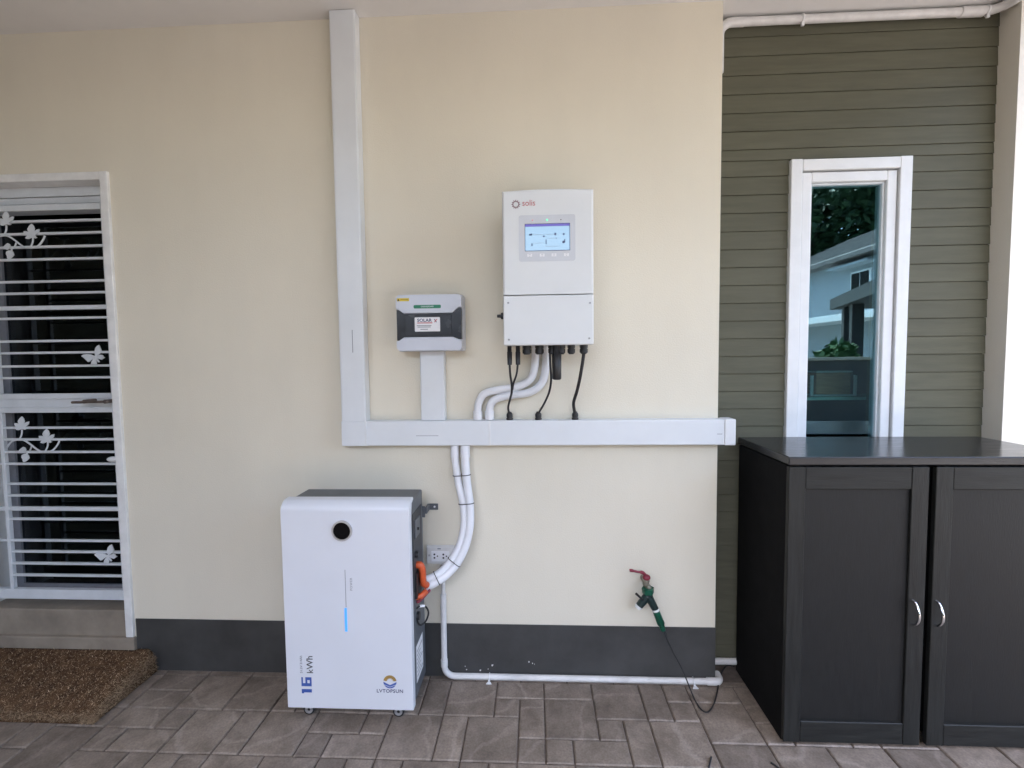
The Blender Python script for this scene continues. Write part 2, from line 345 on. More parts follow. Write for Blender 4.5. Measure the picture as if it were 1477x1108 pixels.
for t in tiles:
    x0, x1 = X0+t[0]*U, X0+t[1]*U; y1, y0 = jy(t[2]), jy(t[3])
    g = .0023; cx, cy = (x0+x1)/2, (y0+y1)/2
    if t[2] < 9 and nt_ < 298:
        o = bpy.data.objects.new('tile', tile_mesh(x1-x0-2*g, y1-y0-2*g)); COL.objects.link(o); o.parent = fl
        o.location = (cx, cy, random.uniform(-.0006,.0006)); o.rotation_euler = (random.uniform(-.002,.002), random.uniform(-.002,.002), 0); nt_ += 1
    else: rest.box(x0+g, x1-g, y0+g, y1-g, -.012, 0)
for c in range(CMIN, CMAX, 2):       # strip of cut tiles against the wall, under the conduit
    rest.box(X0+c*U+.003, X0+(c+2)*U-.003, jy(0)+.003, (.096 if X0+c*U > .72 else -.001), -.012, 0)
stuff(rest.build('paving', 'tile', fl))

# house wall
hw = thing('house_wall', 'cream rendered house wall with a dark grey painted band at its foot', 'wall', (-.5, .1, 0))
wb = MB().box(-1.738, .726, 0, .2, .0, H).box(-2.46, -1.738, 0, .2, 2.118, H).box(-3.9, -2.46, 0, .2, 0, H)
wb.build('wall_body', 'cream', hw)
B(-1.731, .7275, -.0035, -.0002, .002, .231, .001,1).build('skirting_band', 'dado', hw)
ch = MB(); rc = random.Random(3)
for u, v in [(671,961),(673,966),(693,967),(704,965),(710,960),(711,959),(768,957),(771,958),(763,955)]:
    p = py(u, v, -.004); k = rc.uniform(.0015,.004)
    ch.poly([(p.x+k*math.cos(a)*rc.uniform(.6,1.2), -.0037, p.z+k*math.sin(a)*rc.uniform(.6,1.4)) for a in [i*1.05 for i in range(6)]], (0,-.0005,0))
stuff(ch.build('paint_chips', 'pvcold', hw))
# wall at the right
MB().box(1.823, 4.6, .018, .6, 0, H-.001).box(2.001, 4.6, .018, .6, H-.0009, 5.2).build('side_wall', 'sidewall', None, (2.5,.3,0))
tag(bpy.data.objects['side_wall'], 'pale rendered wall beside the olive boards and the black cabinet', 'wall')
B(-3.1, -2.9, -6.2, -.001, 0, H-.001).build('light_block_wall', 'olive', None, (-3,-1.6,0))  # added out of view: keeps light off the left, dark to limit bounce
tag(bpy.data.objects['light_block_wall'], 'unseen olive wall added at the left to block light', 'wall')
# olive boards
sw = thing('board_wall', 'olive green wall of horizontal lapped boards around the narrow window', 'wall', (1.29, .15, 0))
MB().box(.727, 1.10, .112, .2, 0, H-.001).box(1.43, 1.8225, .112, .2, 0, H-.001).box(1.10, 1.43, .112, .2, 2.05, H-.001).box(1.10,1.43,.112,.2,0,.70).build('backing', 'olive', sw)
lines = [2.06-.0728*k for k in range(0, 29)]; lines = [z for z in lines if z > .01]+[0.002]
upl = [2.06, 2.123, 2.167, 2.239, 2.311, 2.384, 2.458, 2.532, 2.606, H-.001]
plank_cache = {}
def plank(x0, x1, z0, z1):
    key = (round(x1-x0,3), round(z1-z0,3))
    if key not in plank_cache:
        hgt = z1-z0; L_ = x1-x0
        prof = [(.1005,0.0008),(.1000,.003),(.1034,hgt-.0009),(.1118,hgt-.0009),(.1118,0.0008)]
        mb = MB(); mb.poly([(0, y, z) for y, z in prof], (L_,0,0))
        me = bpy.data.meshes.new('plank'); me.from_pydata(mb.v, [], mb.f)
        bm = bmesh.new(); bm.from_mesh(me); bmesh.ops.recalc_face_normals(bm, faces=bm.faces); bm.to_mesh(me); bm.free()
        me.materials.append(M['olive']); plank_cache[key] = me
    o = bpy.data.objects.new('plank', plank_cache[key]); COL.objects.link(o); o.parent = sw; o.location = Vector((x0,0,z0))-ORG[sw.name]
for a, b in zip(upl[:-1], upl[1:]):
    if a < 2.119: plank(.728, 1.034, a, b); plank(1.5055, 1.8225, a, b)
    else: plank(.728, 1.8225, a, b)
for a, b in zip(lines[1:], lines[:-1]):
    if b > .70: plank(.728, 1.034, a, b); plank(1.5055, 1.8225, a, b)
    else: plank(.728, 1.8225, a, b)
# dim rooms behind the glass
def room(x0,x1,y0,y1,z0,z1):
    mb = MB(); t = .05
    mb.box(x0-t,x0,y0,y1,z0,z1).box(x1,x1+t,y0,y1,z0,z1).box(x0,x1,y1,y1+t,z0,z1).box(x0,x1,y0,y1,z0-t,z0).box(x0,x1,y0,y1,z1,z1+t); return mb
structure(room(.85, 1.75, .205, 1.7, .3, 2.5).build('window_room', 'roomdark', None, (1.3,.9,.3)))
structure(room(-3.4, -1.3, .235, 2.0, .25, 2.4).build('door_room', 'timber', None, (-2.3,1,.25)))

# ================================================================== WINDOW
wn = thing('window', 'narrow white framed fixed window with dark glass in the olive boards', 'window', (1.27, .1, .72))
mb = MB()
zt, zb = 2.118, .72
for (x0,x1,z0,z1) in [(1.035,1.079,zb,zt),(1.457,1.503,zb,zt),(1.0795,1.4565,2.073,2.1165)]: mb.box(x0,x1,.083,.199,z0,z1,.003)
mb.box(1.0795,1.4565,.083,.199,zb,zb+.045,.003)
mb.build('casing', 'whitepaint', wn)
mb = MB()
for (x0,x1,z0,z1) in [(1.0835,1.121,zb+.05,2.068),(1.415,1.4525,zb+.05,2.068),(1.1212,1.4148,2.029,2.068),(1.1212,1.4148,zb+.05,zb+.09)]: mb.box(x0,x1,.094,.16,z0,z1,.004)
sash = mb.build('sash', 'whitepaint', wn)
mb = MB()
for (x0,x1,z0,z1) in [(1.1215,1.130,zb+.091,2.0285),(1.4065,1.4145,zb+.091,2.0285),(1.1302,1.4063,2.0205,2.0285)]: mb.box(x0,x1,.108,.15,z0,z1,.002)
mb.build('glazing_bead', 'greypaint', sash)
B(1.126,1.4105,.122,.127,zb+.08,2.025).build('pane', 'glasswin', sash)
# things on a shelf behind the glass
gs = B(1.0,1.7,.30,.48,1.128,1.142,.002).build('glass_shelf', 'glassshelf', None, (1.3,.39,1.128)); tag(gs, 'green edged glass shelf behind the window', 'shelf')
dr = thing('wooden_box', 'brown wooden box with chrome rims on the shelf behind the window', 'box', (1.37,.37,1.143))
bx0, bx1 = 1.30, 1.455
B(bx0,bx1,.34,.42,1.152,1.252,.004).build('body', 'drum', dr)
B(bx0-.01,bx1+.01,.332,.428,1.1432,1.1515,.002).build('rim', 'clear', dr); B(bx0-.006,bx1+.006,.334,.426,1.2525,1.260,.002).build('rim', 'clear', dr)  # rims and posts: pale plastic stands in for bright highlights on chrome
for x in (bx0-.02, bx1+.02): MB().tube([(x,.34,1.1435),(x,.34,1.240)], .008, 12).build('post', 'clear', dr)

# ================================================================== SECURITY DOOR
dw = thing('security_door', 'white steel grille door with leaf and butterfly ornaments over dark glass', 'door', (-2.1,.03,.15))
mb = MB()
mb.box(-1.771,-1.737,-.012,.12,.151,2.1175,.003); mb.box(-2.46,-1.7712,-.010,.12,2.085,2.1175,.003); mb.box(-2.459,-2.425,-.012,.12,.151,2.0848,.003)
mb.build('door_frame', 'jamb', dw)
mb = MB()   # sliding head track above the grille, behind it
mb.box(-2.424,-1.772,.055,.12,2.045,2.0845,.002).box(-2.424,-1.772,.05,.11,2.012,2.04,.003).box(-2.424,-1.772,.062,.11,1.985,2.0075,.003)
mb.build('head_track', 'greypaint', dw)
XL, XR, YG = -2.395, -1.7735, .03
mb = MB()
mb.box(XR-.028,XR,YG-.012,YG+.012,.299,2.002,.002); mb.box(XL-.02,XL,YG-.012,YG+.012,.299,2.002,.002)
for z0, z1 in [(1.976,2.0015),(1.183,1.206),(1.124,1.146),(.2995,.343)]: mb.box(XL+.0005,XR-.0285,YG-.0115,YG+.0115,z0,z1,.002)
mb.box(XL+.0005,XR-.0285,YG-.003,YG+.009,1.1465,1.1825)
mb.build('leaf_frame', 'greypaint', dw)
xv = -2.313
B(xv-.008,xv+.008,YG-.008,YG+.008,.3435,1.1235,.001,1).build('upright_bar', 'greypaint', dw)
B(xv-.008,xv+.008,YG-.008,YG+.008,1.2065,1.9755,.001,1).build('upright_bar', 'greypaint', dw)
up = [1.935,1.883,1.828,1.776,1.683,1.634,1.572,1.528,1.431,1.381,1.324,1.274]
lo = [1.058,1.007,.952,.900,.812,.760,.702,.656,.560,.510,.457,.404]
long_ = {3,6,8}
for k, zs in enumerate(zip(up, lo)):
    for z in zs:
        hgt = .0088 if k == 6 else .0049
        xa = XL+.0005 if k in long_ else xv+.008
        B(xa, XR-.0285, YG-.006, YG+.006, z-hgt, z+hgt, .0012, 1).build('grille_bar', 'greypaint', dw)
# ornaments
def zpoly(pts, ox, oy, s, y, th=.004):
    return MB().poly([py(ox+a/s, oy+b/s, y) for a, b in pts], (0,-th,0))
YO = YG-.0075
leaf = [(358,118),(385,150),(400,190),(395,222),(380,242),(405,225),(440,205),(472,200),(466,240),(440,268),(405,285),(420,308),(437,316),(410,330),(370,318),(345,322),(310,338),(280,333),(265,322),(285,298),(300,288),(262,278),(245,250),(243,226),(285,226),(315,240),(330,250),(305,222),(298,195),(320,155)]
leaf2 = [(a*1.06+375, b*1.06+190) for a, b in leaf]
bud1 = [(315,658),(345,630),(380,604),(410,620),(425,650),(405,690),(370,706),(340,690)]
bud2 = [(360,735),(395,715),(440,715),(465,745),(478,785),(450,815),(425,838),(395,852),(375,830),(372,800),(355,770)]
vine = [(118,610),(150,560),(200,515),(280,492),(360,492),(430,525),(500,575),(570,630),(640,672),(720,684),(790,680),(850,655),(900,600),(935,545),(950,500)]
stems = [[(350,330),(350,390),(335,440),(312,478)],[(765,525),(765,580),(748,630),(725,672)],[(505,595),(495,630),(480,660)],[(430,680),(433,700),(430,725)]]
def pt(a, b, y=YO): return py(a/11.08, 590+b/11.08, y)
orn = []
for pl in (leaf, leaf2, bud1, bud2): orn.append(('ornament_leaf', zpoly(pl, 0, 590, 11.08, YO)))
vm = MB().tube(smooth_path([pt(*p, YO-.001) for p in vine], 3), .0036, 8)
for st in stems: vm.tube(smooth_path([pt(*p, YO-.001) for p in st], 3), .003, 8)
orn.append(('ornament_vine', vm))
dl = py(46.5, 322.9, YO)-py(68.1, 618.4, YO)
bf = [[(620,325),(645,380),(690,490),(690,510),(640,560),(580,610),(545,620),(515,580),(505,500),(525,410),(570,355)],
      [(155,620),(200,585),(300,572),(400,580),(470,610),(510,640),(500,680),(430,715),(370,770),(330,780),(290,740),(230,680)],
      [(550,660),(600,605),(660,588),(715,600),(735,640),(775,660),(730,690),(690,720),(640,705),(580,680)],
      [(500,690),(545,700),(555,800),(550,840),(410,840),(425,770),(460,710)], [(545,670),(570,680),(630,770),(620,790),(600,785),(540,700)], [(480,620),(550,600),(570,660),(540,710),(490,690)]]
for i, pl in enumerate(bf): orn.append(('ornament_wing', zpoly(pl, 110, 480, 18.47, YO-.0006*i)))
db = py(156, 801, YO)-py(138, 514.5, YO)
for nm, m_ in orn:
    o = m_.build(nm, 'greypaint', dw)
    inst(nm, o, dw, db if nm == 'ornament_wing' else dl)
hb = MB(); a, b = py(104,580.5,-.025), py(154,579.5,-.025)
hb.tube([a, b], .0055, 12); hb.sphere(b, .0075)
for u in (121, 151): p = py(u, 579.5, -.025); hb.cyl(p, (p.x, YG-.002, p.z), .0085, .0085, 12)
hb.build('handle', 'bronze', dw)
p = py(163,663,-.005); kb = MB().sphere((p.x-.004,.0,p.z), .02, (1.35,.6,.62)); kb.build('latch_cover', 'whitepaint', dw)
mb = MB()
mb.box(-2.424,-1.772,.135,.165,.262,.31).box(-2.424,-2.39,.135,.165,.3101,2.0).box(-1.806,-1.772,.135,.165,.3101,2.0).box(-2.19,-2.155,.172,.195,.31,1.99)
gf = mb.build('glass_door_frame', 'inkgrey', dw)
B(-2.39,-1.806,.145,.151,.3101,2.0).build('pane', 'glassdoor', gf)

# steps and mat
st = thing('door_step', 'grey concrete step below the grille door', 'step', (-2.2, .0, 0))
B(-2.46,-1.7385,.004,.3,.0005,.262,.004).build('riser', 'concrete', st)
B(-2.9,-1.7325,-.016,.0035,.0005,.150,.004).build('tread', 'concrete', st)
mt = thing('doormat', 'shaggy brown coir mat lying against the step', 'doormat', (-2.2,-.16,0))
XM, YM, YB = -1.642, -.305, -.058
def mat_h(x, y):
    ex = min(1, max(0, (XM-x)/.035)); ey = min(1, max(0, (y-YM)/.05)); t = min(1, max(0, (y-YM)/.28))
    return (.034+.062*t**.8)*(ex**.22)*(ey**.4)
mb = MB(); nx, ny = 60, 28; gv = []
xs = [-2.75+(XM+2.75)*i/nx for i in range(nx+1)]
def mat_y(x, j): yb = -.018 if x < -1.728 else -.006; return YM+(yb-YM)*j/ny
for i in range(nx+1):
    x = xs[i] if i else xs[0]
    for j in range(ny+1):
        y = mat_y(x, j); gv.append((x, y, .003+mat_h(x, y)))
nb = len(gv); gv += [(p[0], p[1], .001) for p in gv]
fs = [(i*(ny+1)+j, (i+1)*(ny+1)+j, (i+1)*(ny+1)+j+1, i*(ny+1)+j+1) for i in range(nx) for j in range(ny)]
fs += [tuple(nb+k for k in f[::-1]) for f in fs]
per = [i*(ny+1) for i in range(nx+1)]+[nx*(ny+1)+j for j in range(1,ny+1)]+[i*(ny+1)+ny for i in range(nx-1,-1,-1)]+[j for j in range(ny-1,0,-1)]
fs += [(per[k], per[(k+1)%len(per)], nb+per[(k+1)%len(per)], nb+per[k]) for k in range(len(per))]
mb.add(gv, fs, True); mb.build('backing', 'coirbase', mt)
rm = random.Random(11); vs = []; fs = []
def strand(p, d, ln, wd):
    side = Vector((rm.uniform(-1,1), rm.uniform(-1,1), rm.uniform(-.3,.3))).normalized()*wd
    mid = p+d*ln*.55; tip = p+d*ln+Vector((rm.uniform(-.35,.35), rm.uniform(-.35,.35), -.25))*ln*.6; o = len(vs)
    vs.extend([p-side, p+side, mid+side*.8, mid-side*.8, tip]); fs.extend([(o,o+1,o+2,o+3),(o+3,o+2,o+4)])
for k in range(52000):
    x = rm.uniform(-2.7, XM) if k % 5 else rm.uniform(XM-.05, XM); y = mat_y(x, rm.uniform(0, ny))
    if k % 9 == 0: y = YM+rm.uniform(0,.02)
    h = mat_h(x, y); p = Vector((x, y, .002+h*rm.uniform(.75,1)))
    if k % 5 == 0: p.z = rm.uniform(.002, .002+h)
    n_ = Vector((.8 if x > XM-.03 else 0, -.6 if y < YM+.03 else 0, .5))+Vector((rm.gauss(.55,.5), rm.gauss(-.25,.5), rm.uniform(-.1,.3)))
    strand(p, n_.normalized(), rm.uniform(.008,.018), rm.uniform(.0006,.0011))
mb = MB(); mb.add(vs, fs); stuff(mb.build('coir_pile', 'coir', mt))

# ================================================================== CABLE TRUNKING
def slot(mb, x0,x1,z0,z1,y): mb.box(x0,x1,y-.0003,y+.0003,z0,z1)
tv = thing('cable_trunking', 'tall white upright cable trunking rising to the ceiling', 'trunking', (-.727,-.025,.955))
B(-.772,-.680,-.0505,-.0005,.990,H-.002,.0025).build('trunk_lid', 'trunk', tv)
B(-.776,-.6765,-.049,-.0004,.992,H-.002,.001).build('trunk_base', 'trunk', tv)
B(-.7775,-.6775,-.0535,-.0003,.990,1.0895,.002).build('corner_piece', 'trunk', tv)
th = thing('cable_trunking', 'long white level cable trunking running past the wall corner', 'trunking', (.05,-.025,.99))
B(-.6765,-.18,-.0505,-.0005,.991,1.0875,.0025).build('trunk_lid', 'trunk', th)
B(-.1785,.733,-.0505,-.0005,.991,1.0885,.0025).build('trunk_lid', 'trunk', th)
B(-.676,.735,-.047,-.0004,.9895,1.0895,.001).build('trunk_base', 'trunk', th)
B(.7335,.776,-.053,.012,.9885,1.0905,.004).build('end_cap', 'whitepaint', th)
B(-.1835,-.175,-.052,-.0475,.9905,1.0888,.001).build('joint_cover', 'whitepaint', th)
B(-.6812,-.675,-.0548,-.045,.990,1.091,.001).build('joint_cover', 'whitepaint', th)
ts = thing('cable_trunking', 'short white trunking between the enclosure and the level trunking', 'trunking', (-.408,-.02,1.09))
B(-.4535,-.3615,-.0405,-.0005,1.0905,1.366,.002).build('trunk_lid', 'trunk', ts)
MB().box(-.456,-.359,-.037,-.0004,1.0905,1.366,.001).build('trunk_base', 'trunk', ts)
for tr, (x, z, ver, y) in [(tv,(-.722,1.41,1,-.0507)),(th,(-.43,1.03,0,-.0507)),(th,(.715,1.033,0,-.0507))]:
    mb = MB(); L_ = .09 if tr is not th or x < 0 else .02
    if ver: mb.box(x-.0012,x+.0012,y-.0004,y+.0002,z-L_/2,z+L_/2)
    else: mb.box(x-L_/2,x+L_/2,y-.0004,y+.0002,z-.001,z+.001)
    mb.build('printed_line', 'inkgrey', tr)

# ================================================================== INVERTER
iv = thing('solar_inverter', 'white wall hung solar inverter with a lit screen above the trunking', 'inverter', (.05,-.11,1.38))
YI = -.22; x0, x1 = -.110, .211; zb, zs, zt = 1.381, 1.558, 1.921
bm = bmesh.new(); n = 14; prof = []
vs = []
for i in range(n+1):
    t = i/n; vs.append((x0+(x1-x0)*t, zt+.005*math.sin(math.pi*t)))
outl = [(x0, zs+.0015)]+vs+[(x1, zs+.0015)]
# body: upper shell tapering a little to the rear, softened edge
mb = MB()
def shell(outl, layers):
    c = (sum(p[0] for p in outl)/len(outl), sum(p[1] for p in outl)/len(outl)); N = len(outl); V_ = []; F_ = []
    for y, ins in layers:
        for px_, pz_ in outl:
            dx, dz = px_-c[0], pz_-c[1]; V_.append((px_-ins*(1 if dx > 0 else -1), y, pz_-(ins if dz > 0 else 0)))
    for l in range(len(layers)-1):
        for k in range(N): F_.append((l*N+k, l*N+(k+1)%N, (l+1)*N+(k+1)%N, (l+1)*N+k))
    F_.append(tuple(range(N))); F_.append(tuple(range(len(layers)*N-1, (len(layers)-1)*N-1, -1))); return V_, F_
V_, F_ = shell(outl, [(-.045,.012),(-.06,.003),(YI+.02,0),(YI+.008,.0015),(YI+.002,.004),(YI,.009)])
mb.add(V_, F_); mb.box(-.07,.17,-.045,-.0005,1.45,1.88)
mb.build('housing', 'coat', iv)
B(x0+.001,x1-.001,YI+.002,-.05,zb,zs-.001,.004).build('terminal_cover', 'coat', iv)
scr = None
for u, v in [(733,437),(851,437),(850,488),(734,490)]:
    p = py(u, v, YI); m_ = MB().cyl((p.x, YI+.0025, p.z), (p.x, YI-.001, p.z), .0042, .0038, 14)
    s_ = m_.build('screw', 'steel', iv); MB().box(p.x-.003,p.x+.003,YI-.0016,YI-.0008,p.z-.0006,p.z+.0006).build('slot', 'inkdark', s_)
# display
a, b = py(748,311,YI), py(830,376,YI)
def rrect(x0,x1,z0,z1,r,y,th):
    pts = []
    for cx, cz, a0 in [(x1-r,z1-r,0),(x0+r,z1-r,90),(x0+r,z0+r,180),(x1-r,z0+r,270)]:
        for k in range(5): t = R(a0+k*22.5); pts.append((cx+r*math.cos(t), y, cz+r*math.sin(t)))
    return MB().poly(pts, (0,-th,0))
dp = rrect(a.x, b.x, b.z, a.z, .008, YI+.0005, .0013).build('display_panel', 'panelgrey', iv)
s0, s1 = py(757.5,324,YI), py(821.5,360.5,YI)
B(s0.x-.002,s1.x+.002,YI-.0012,YI-.0006,s1.z-.002,s0.z+.002).build('screen_border', 'inknavy', dp)
B(s0.x,s1.x,YI-.0017,YI-.0010,s1.z,s0.z-.0085).build('screen', 'screen', dp)
B(s0.x,s1.x,YI-.0017,YI-.0010,s0.z-.0082,s0.z).build('screen_bar', 'screenbar', dp)
# icons on the screen
ic = MB(); Wd, Hd = s1.x-s0.x, s0.z-s1.z
def sp(a, b): return (s0.x+a*Wd, s0.z-b*Hd)
def dot(mb, a, b, wd, hd, y=YI-.0019):
    x, z = sp(a, b); mb.box(x-wd/2,x+wd/2,y-.0002,y+.0001,z-hd/2,z+hd/2)
for q in [(.12,.40,.010,.005),(.14,.39,.004,.007),(.68,.39,.006,.008),(.87,.40,.005,.007),(.86,.70,.006,.008),(.89,.66,.003,.012),(.15,.78,.004,.009),(.42,.47,.006,.005),(.70,.55,.002,.004),(.47,.68,.003,.016)]: dot(ic, *q)
stuff(ic.build('screen_icons', 'inknavy', dp))
ic = MB()
for q in [(.28,.40,.036,.0008),(.55,.40,.03,.0008),(.62,.55,.03,.0008),(.30,.72,.034,.0008),(.6,.85,.05,.001)]: dot(ic, *q)
stuff(ic.build('screen_lines', 'inkgrey', dp))
for (u, v), m_, r_ in [((768,318),'ledred',.0028),((789,317.5),'ledgreen',.0042),((809,317),'inkdark',.0022)]:
    p = py(u, v, YI); MB().cyl((p.x,YI-.0006,p.z),(p.x,YI-.002,p.z), r_, r_*.8, 14).build('status_light', m_, dp)
for k, u in enumerate((764,782,799,817)):
    p = py(u, 368-k*.3, YI)
    MB().box(p.x-.0085,p.x+.0085,YI-.0012,YI-.0007,p.z-.006,p.z+.004).build('button', 'labelwhite', dp)
    MB().box(p.x-.0035,p.x+.0035,YI-.0016,YI-.0011,p.z+.0008,p.z+.0018).box(p.x-.002,p.x+.002,YI-.0016,YI-.0011,p.z-.0045,p.z-.0035).build('button_mark', 'inkgrey', dp)
# logo: toothed ring and lettering
p = py(744, 295, YI); lg = MB().ring((p.x, YI-.0012, p.z), (0,1,0), .0085, .0122, .0008, 30)
for k in range(12):
    t = k*math.pi/6; e = Vector((math.cos(t),0,math.sin(t))); f_ = Vector((-e.z,0,e.x)); c = Vector((p.x, YI-.0012, p.z))
    lg.poly([c+e*.0118+f_*.0016, c+e*.0155+f_*.0012, c+e*.0155-f_*.0012, c+e*.0118-f_*.0016], (0,.0008,0))
lg.build('logo_ring', 'inkmaroon', iv)
p = py(753, 293.5, YI); text('lettering', 'solis', .029, 'inkred', iv, (p.x, YI-.0009, p.z), FRONT, bold=0, sx=.92)
# switch at the left
p = py(722, 456, -.15); mb = MB().cyl((x0+.001,-.15,p.z),(x0-.012,-.15,p.z),.013,.012,18); mb.cyl((x0-.012,-.15,p.z),(x0-.026,-.15,p.z),.0065,.0055,12); mb.box(x0-.021,x0-.014,-.162,-.138,p.z-.004,p.z+.004,.001)
mb.build('rotary_switch', 'black', iv)
# glands under the housing
def gland(mb, x, y, ztop, r, h):
    mb.tube([(x,y,ztop),(x,y,ztop-h*.35)], r, 6); mb.tube([(x,y,ztop-h*.35),(x,y,ztop-h*.42)], r*.82, 16)
    mb.tube([(x,y,ztop-h*.42),(x,y,ztop-h*.85)], r*1.0, 10); mb.tube([(x,y,ztop-h*.85),(x,y,ztop-h)], [r*.9,r*.6], 16)
YGl = -.15
for u, r_ in [(760,.0165),(778,.0165),(797,.0165),(809,.0165),(824,.014),(842,.015)]:
    q = py(u, 505, YGl); g_ = MB(); gland(g_, q.x, YGl, zb+.001, r_, .034); g_.build('cable_gland', 'black', iv)
for u in (735, 747):
    q = py(u, 510, YGl); MB().tube([(q.x,YGl,zb+.001),(q.x,YGl,zb-.022),(q.x,YGl,zb-.0221),(q.x,YGl,zb-.07)], [.0078,.0078,.0092,.0085], 14).build('panel_connector', 'black', iv)
q = py(803, 530, YGl-.02); lg = MB().tube([(q.x,YGl-.02,zb+.001),(q.x,YGl-.02,zb-.03),(q.x,YGl-.02,zb-.032),(q.x,YGl-.02,zb-.122),(q.x,YGl-.02,zb-.126)], [.013,.013,.0175,.0165,.012], 20)
lg.build('communication_stick', 'black', iv)

# white bent conduits behind, dropping into the trunking
def pvc_bend(label, pts, grp, sock):
    o = thing('bent_conduit', label, 'conduit', pts[-1], grp)
    MB().tube(smooth_path(pts, 8), .0155, 16).build('pipe', 'pvc', o)
    MB().tube([(pts[-1][0],pts[-1][1],pts[-1][2]),(pts[-1][0],pts[-1][1],pts[-1][2]+sock)], .0185, 18).build('coupling', 'pvc', o); return o
yb_ = -.026
def bend(us): return [tuple(py(u, v, yb_)) for u, v in us]
A_ = bend([(773,497),(771,530),(764,548),(745,558),(720,562),(699,568),(691,580),(689,592)]); A_.append((A_[-1][0], yb_, 1.0915))
B_ = bend([(788,497),(787,530),(781,553),(764,566),(738,570),(717,575),(708,583),(706,594)]); B_.append((B_[-1][0], yb_, 1.0915))
pvc_bend('white bent conduit curving from the inverter to the trunking, outer of the pair', A_, 'bent conduits under the inverter', .034)
pvc_bend('white bent conduit curving from the inverter to the trunking, inner of the pair', B_, 'bent conduits under the inverter', .034)
# black cables from inverter to trunking
def low_gland(o, x, y, z=1.0895):
    g_ = MB(); g_.tube([(x,y,z),(x,y,z+.008)], .0135, 10); g_.tube([(x,y,z+.008),(x,y,z+.012)], .0105, 14); g_.tube([(x,y,z+.012),(x,y,z+.024)], .0125, 10); g_.tube([(x,y,z+.024),(x,y,z+.033)], [.0115,.0065], 14)
    g_.build('cable_gland', 'black', o)
def cable(label, uvs, ys, r, wob, extra=None):
    pts = [py(u, v, y) for (u, v), y in zip(uvs, ys)]; e = pts[-1]; o = thing('power_cable', label, 'cable', (e.x, e.y, 1.09), 'black cables under the inverter')
    MB().tube(smooth_path(pts+[Vector((e.x,e.y,1.112))], 7), r, 10).build('sheath', 'rubber', o)
    if extra: MB().tube(smooth_path([py(u, v, y) for (u, v), y in extra], 6), r*.9, 10).build('sheath', 'rubber', o)
    low_gland(o, e.x, e.y); return o
cable('thin black forked cable joining two connectors under the inverter to the trunking', [(735,524),(736,540),(738,555),(738,566),(736,575),(733,588),(735,597)], [-.15,-.14,-.12,-.10,-.07,-.045,-.03], .0042, 0,
      [((747,524),-.15),((745,540),-.14),((741,552),-.12),((739,562),-.105)])
cable('thin black cable bending beside the communication stick into the trunking', [(793,507),(794,530),(795,548),(792,566),(785,582),(778,594),(776.5,598)], [-.15,-.15,-.13,-.10,-.07,-.04,-.03], .0042, 0)
cable('thick black cable from the end gland of the inverter to the trunking', [(842,510),(840,525),(836,548),(832,565),(827.5,580),(828,590),(829.5,597)], [-.15,-.14,-.12,-.09,-.06,-.04,-.03], .0062, 0)

# ================================================================== ENCLOSURE
en = thing('breaker_box', 'white breaker box with a smoked dark cover and small stickers', 'breaker box', (-.40,-.05,1.366))
ex0, ex1, ez0, ez1, ye = -.532, -.275, 1.3665, 1.584, -.10
MB().box(ex0,ex1,-.07,-.0005,ez0,ez1,.006).build('base', 'boxwhite', en)
ix, mid0, mid1 = .031, 1.420, 1.512
k0, k1 = 1.406, 1.528
top = [(ex0+.002,k1),(ex0+.010,k1),(ex0+ix,mid1),(ex1-ix-.006,mid1),(ex1-.014,k1+.004),(ex1-.002,k1+.004),(ex1-.002,ez1-.012),(ex1-.012,ez1-.002),(ex0+.012,ez1-.002),(ex0+.002,ez1-.012)]
bot = [(ex0+.002,k0),(ex0+.010,k0),(ex0+ix,mid0),(ex1-ix-.006,mid0),(ex1-.014,k0+.003),(ex1-.002,k0+.003),(ex1-.002,ez0+.012),(ex1-.012,ez0+.002),(ex0+.012,ez0+.002),(ex0+.002,ez0+.012)]
def lid(pts):
    bm = bmesh.new(); f = bm.faces.new([bm.verts.new((x, ye, z)) for x, z in pts]); r_ = bmesh.ops.extrude_face_region(bm, geom=[f])
    for v in [g for g in r_['geom'] if isinstance(g, bmesh.types.BMVert)]: v.co.y = -.071
    bmesh.ops.bevel(bm, geom=[e for e in bm.edges if all(abs(v.co.y-ye) < 1e-5 for v in e.verts)], offset=.0022, segments=2, affect='EDGES')
    m_ = MB(); m_.bm(bm); return m_
lid(top).build('lid_panel', 'boxwhite', en); lid(bot).build('lid_panel', 'boxwhite', en)
md = [(ex0+.003,k0+.002),(ex0+.011,k0+.002),(ex0+ix+.001,mid0+.002),(ex1-ix-.007,mid0+.002),(ex1-.015,k0+.006),(ex1-.003,k0+.006),(ex1-.003,k1+.001),(ex1-.013,k1+.001),(ex1-ix-.006,mid1-.002),(ex0+ix,mid1-.002),(ex0+.010,k1-.003),(ex0+.003,k1-.003)]
cv = MB().poly([(x,-.094,z) for x, z in md], (0,.022,0)).build('smoked_cover', 'boxdark', en)
MB().box(ex0+ix+.004,ex1-ix-.010,-.0975,-.0935,mid0+.008,mid1-.008,.0015).build('raised_panel', 'boxdark', cv)
g0, g1 = py(596.5,440.2,ye), py(636,444.5,ye)
gl_ = rrect(g0.x, g1.x, g1.z, g0.z, .004, ye+.0002, .0008).build('green_label', 'labelgreen', en)
text('lettering', 'CHANGEOVER', .0075, 'labelwhite', gl_, ((g0.x+g1.x)/2, ye-.0009, (g0.z+g1.z)/2), FRONT, align='CENTER')
y0_, y1_ = py(572.5,430.5,ye), py(590,434.5,ye)
ys_ = B(y0_.x,y1_.x,ye-.0008,ye+.0001,y1_.z,y0_.z).build('yellow_sticker', 'labelyellow', en)
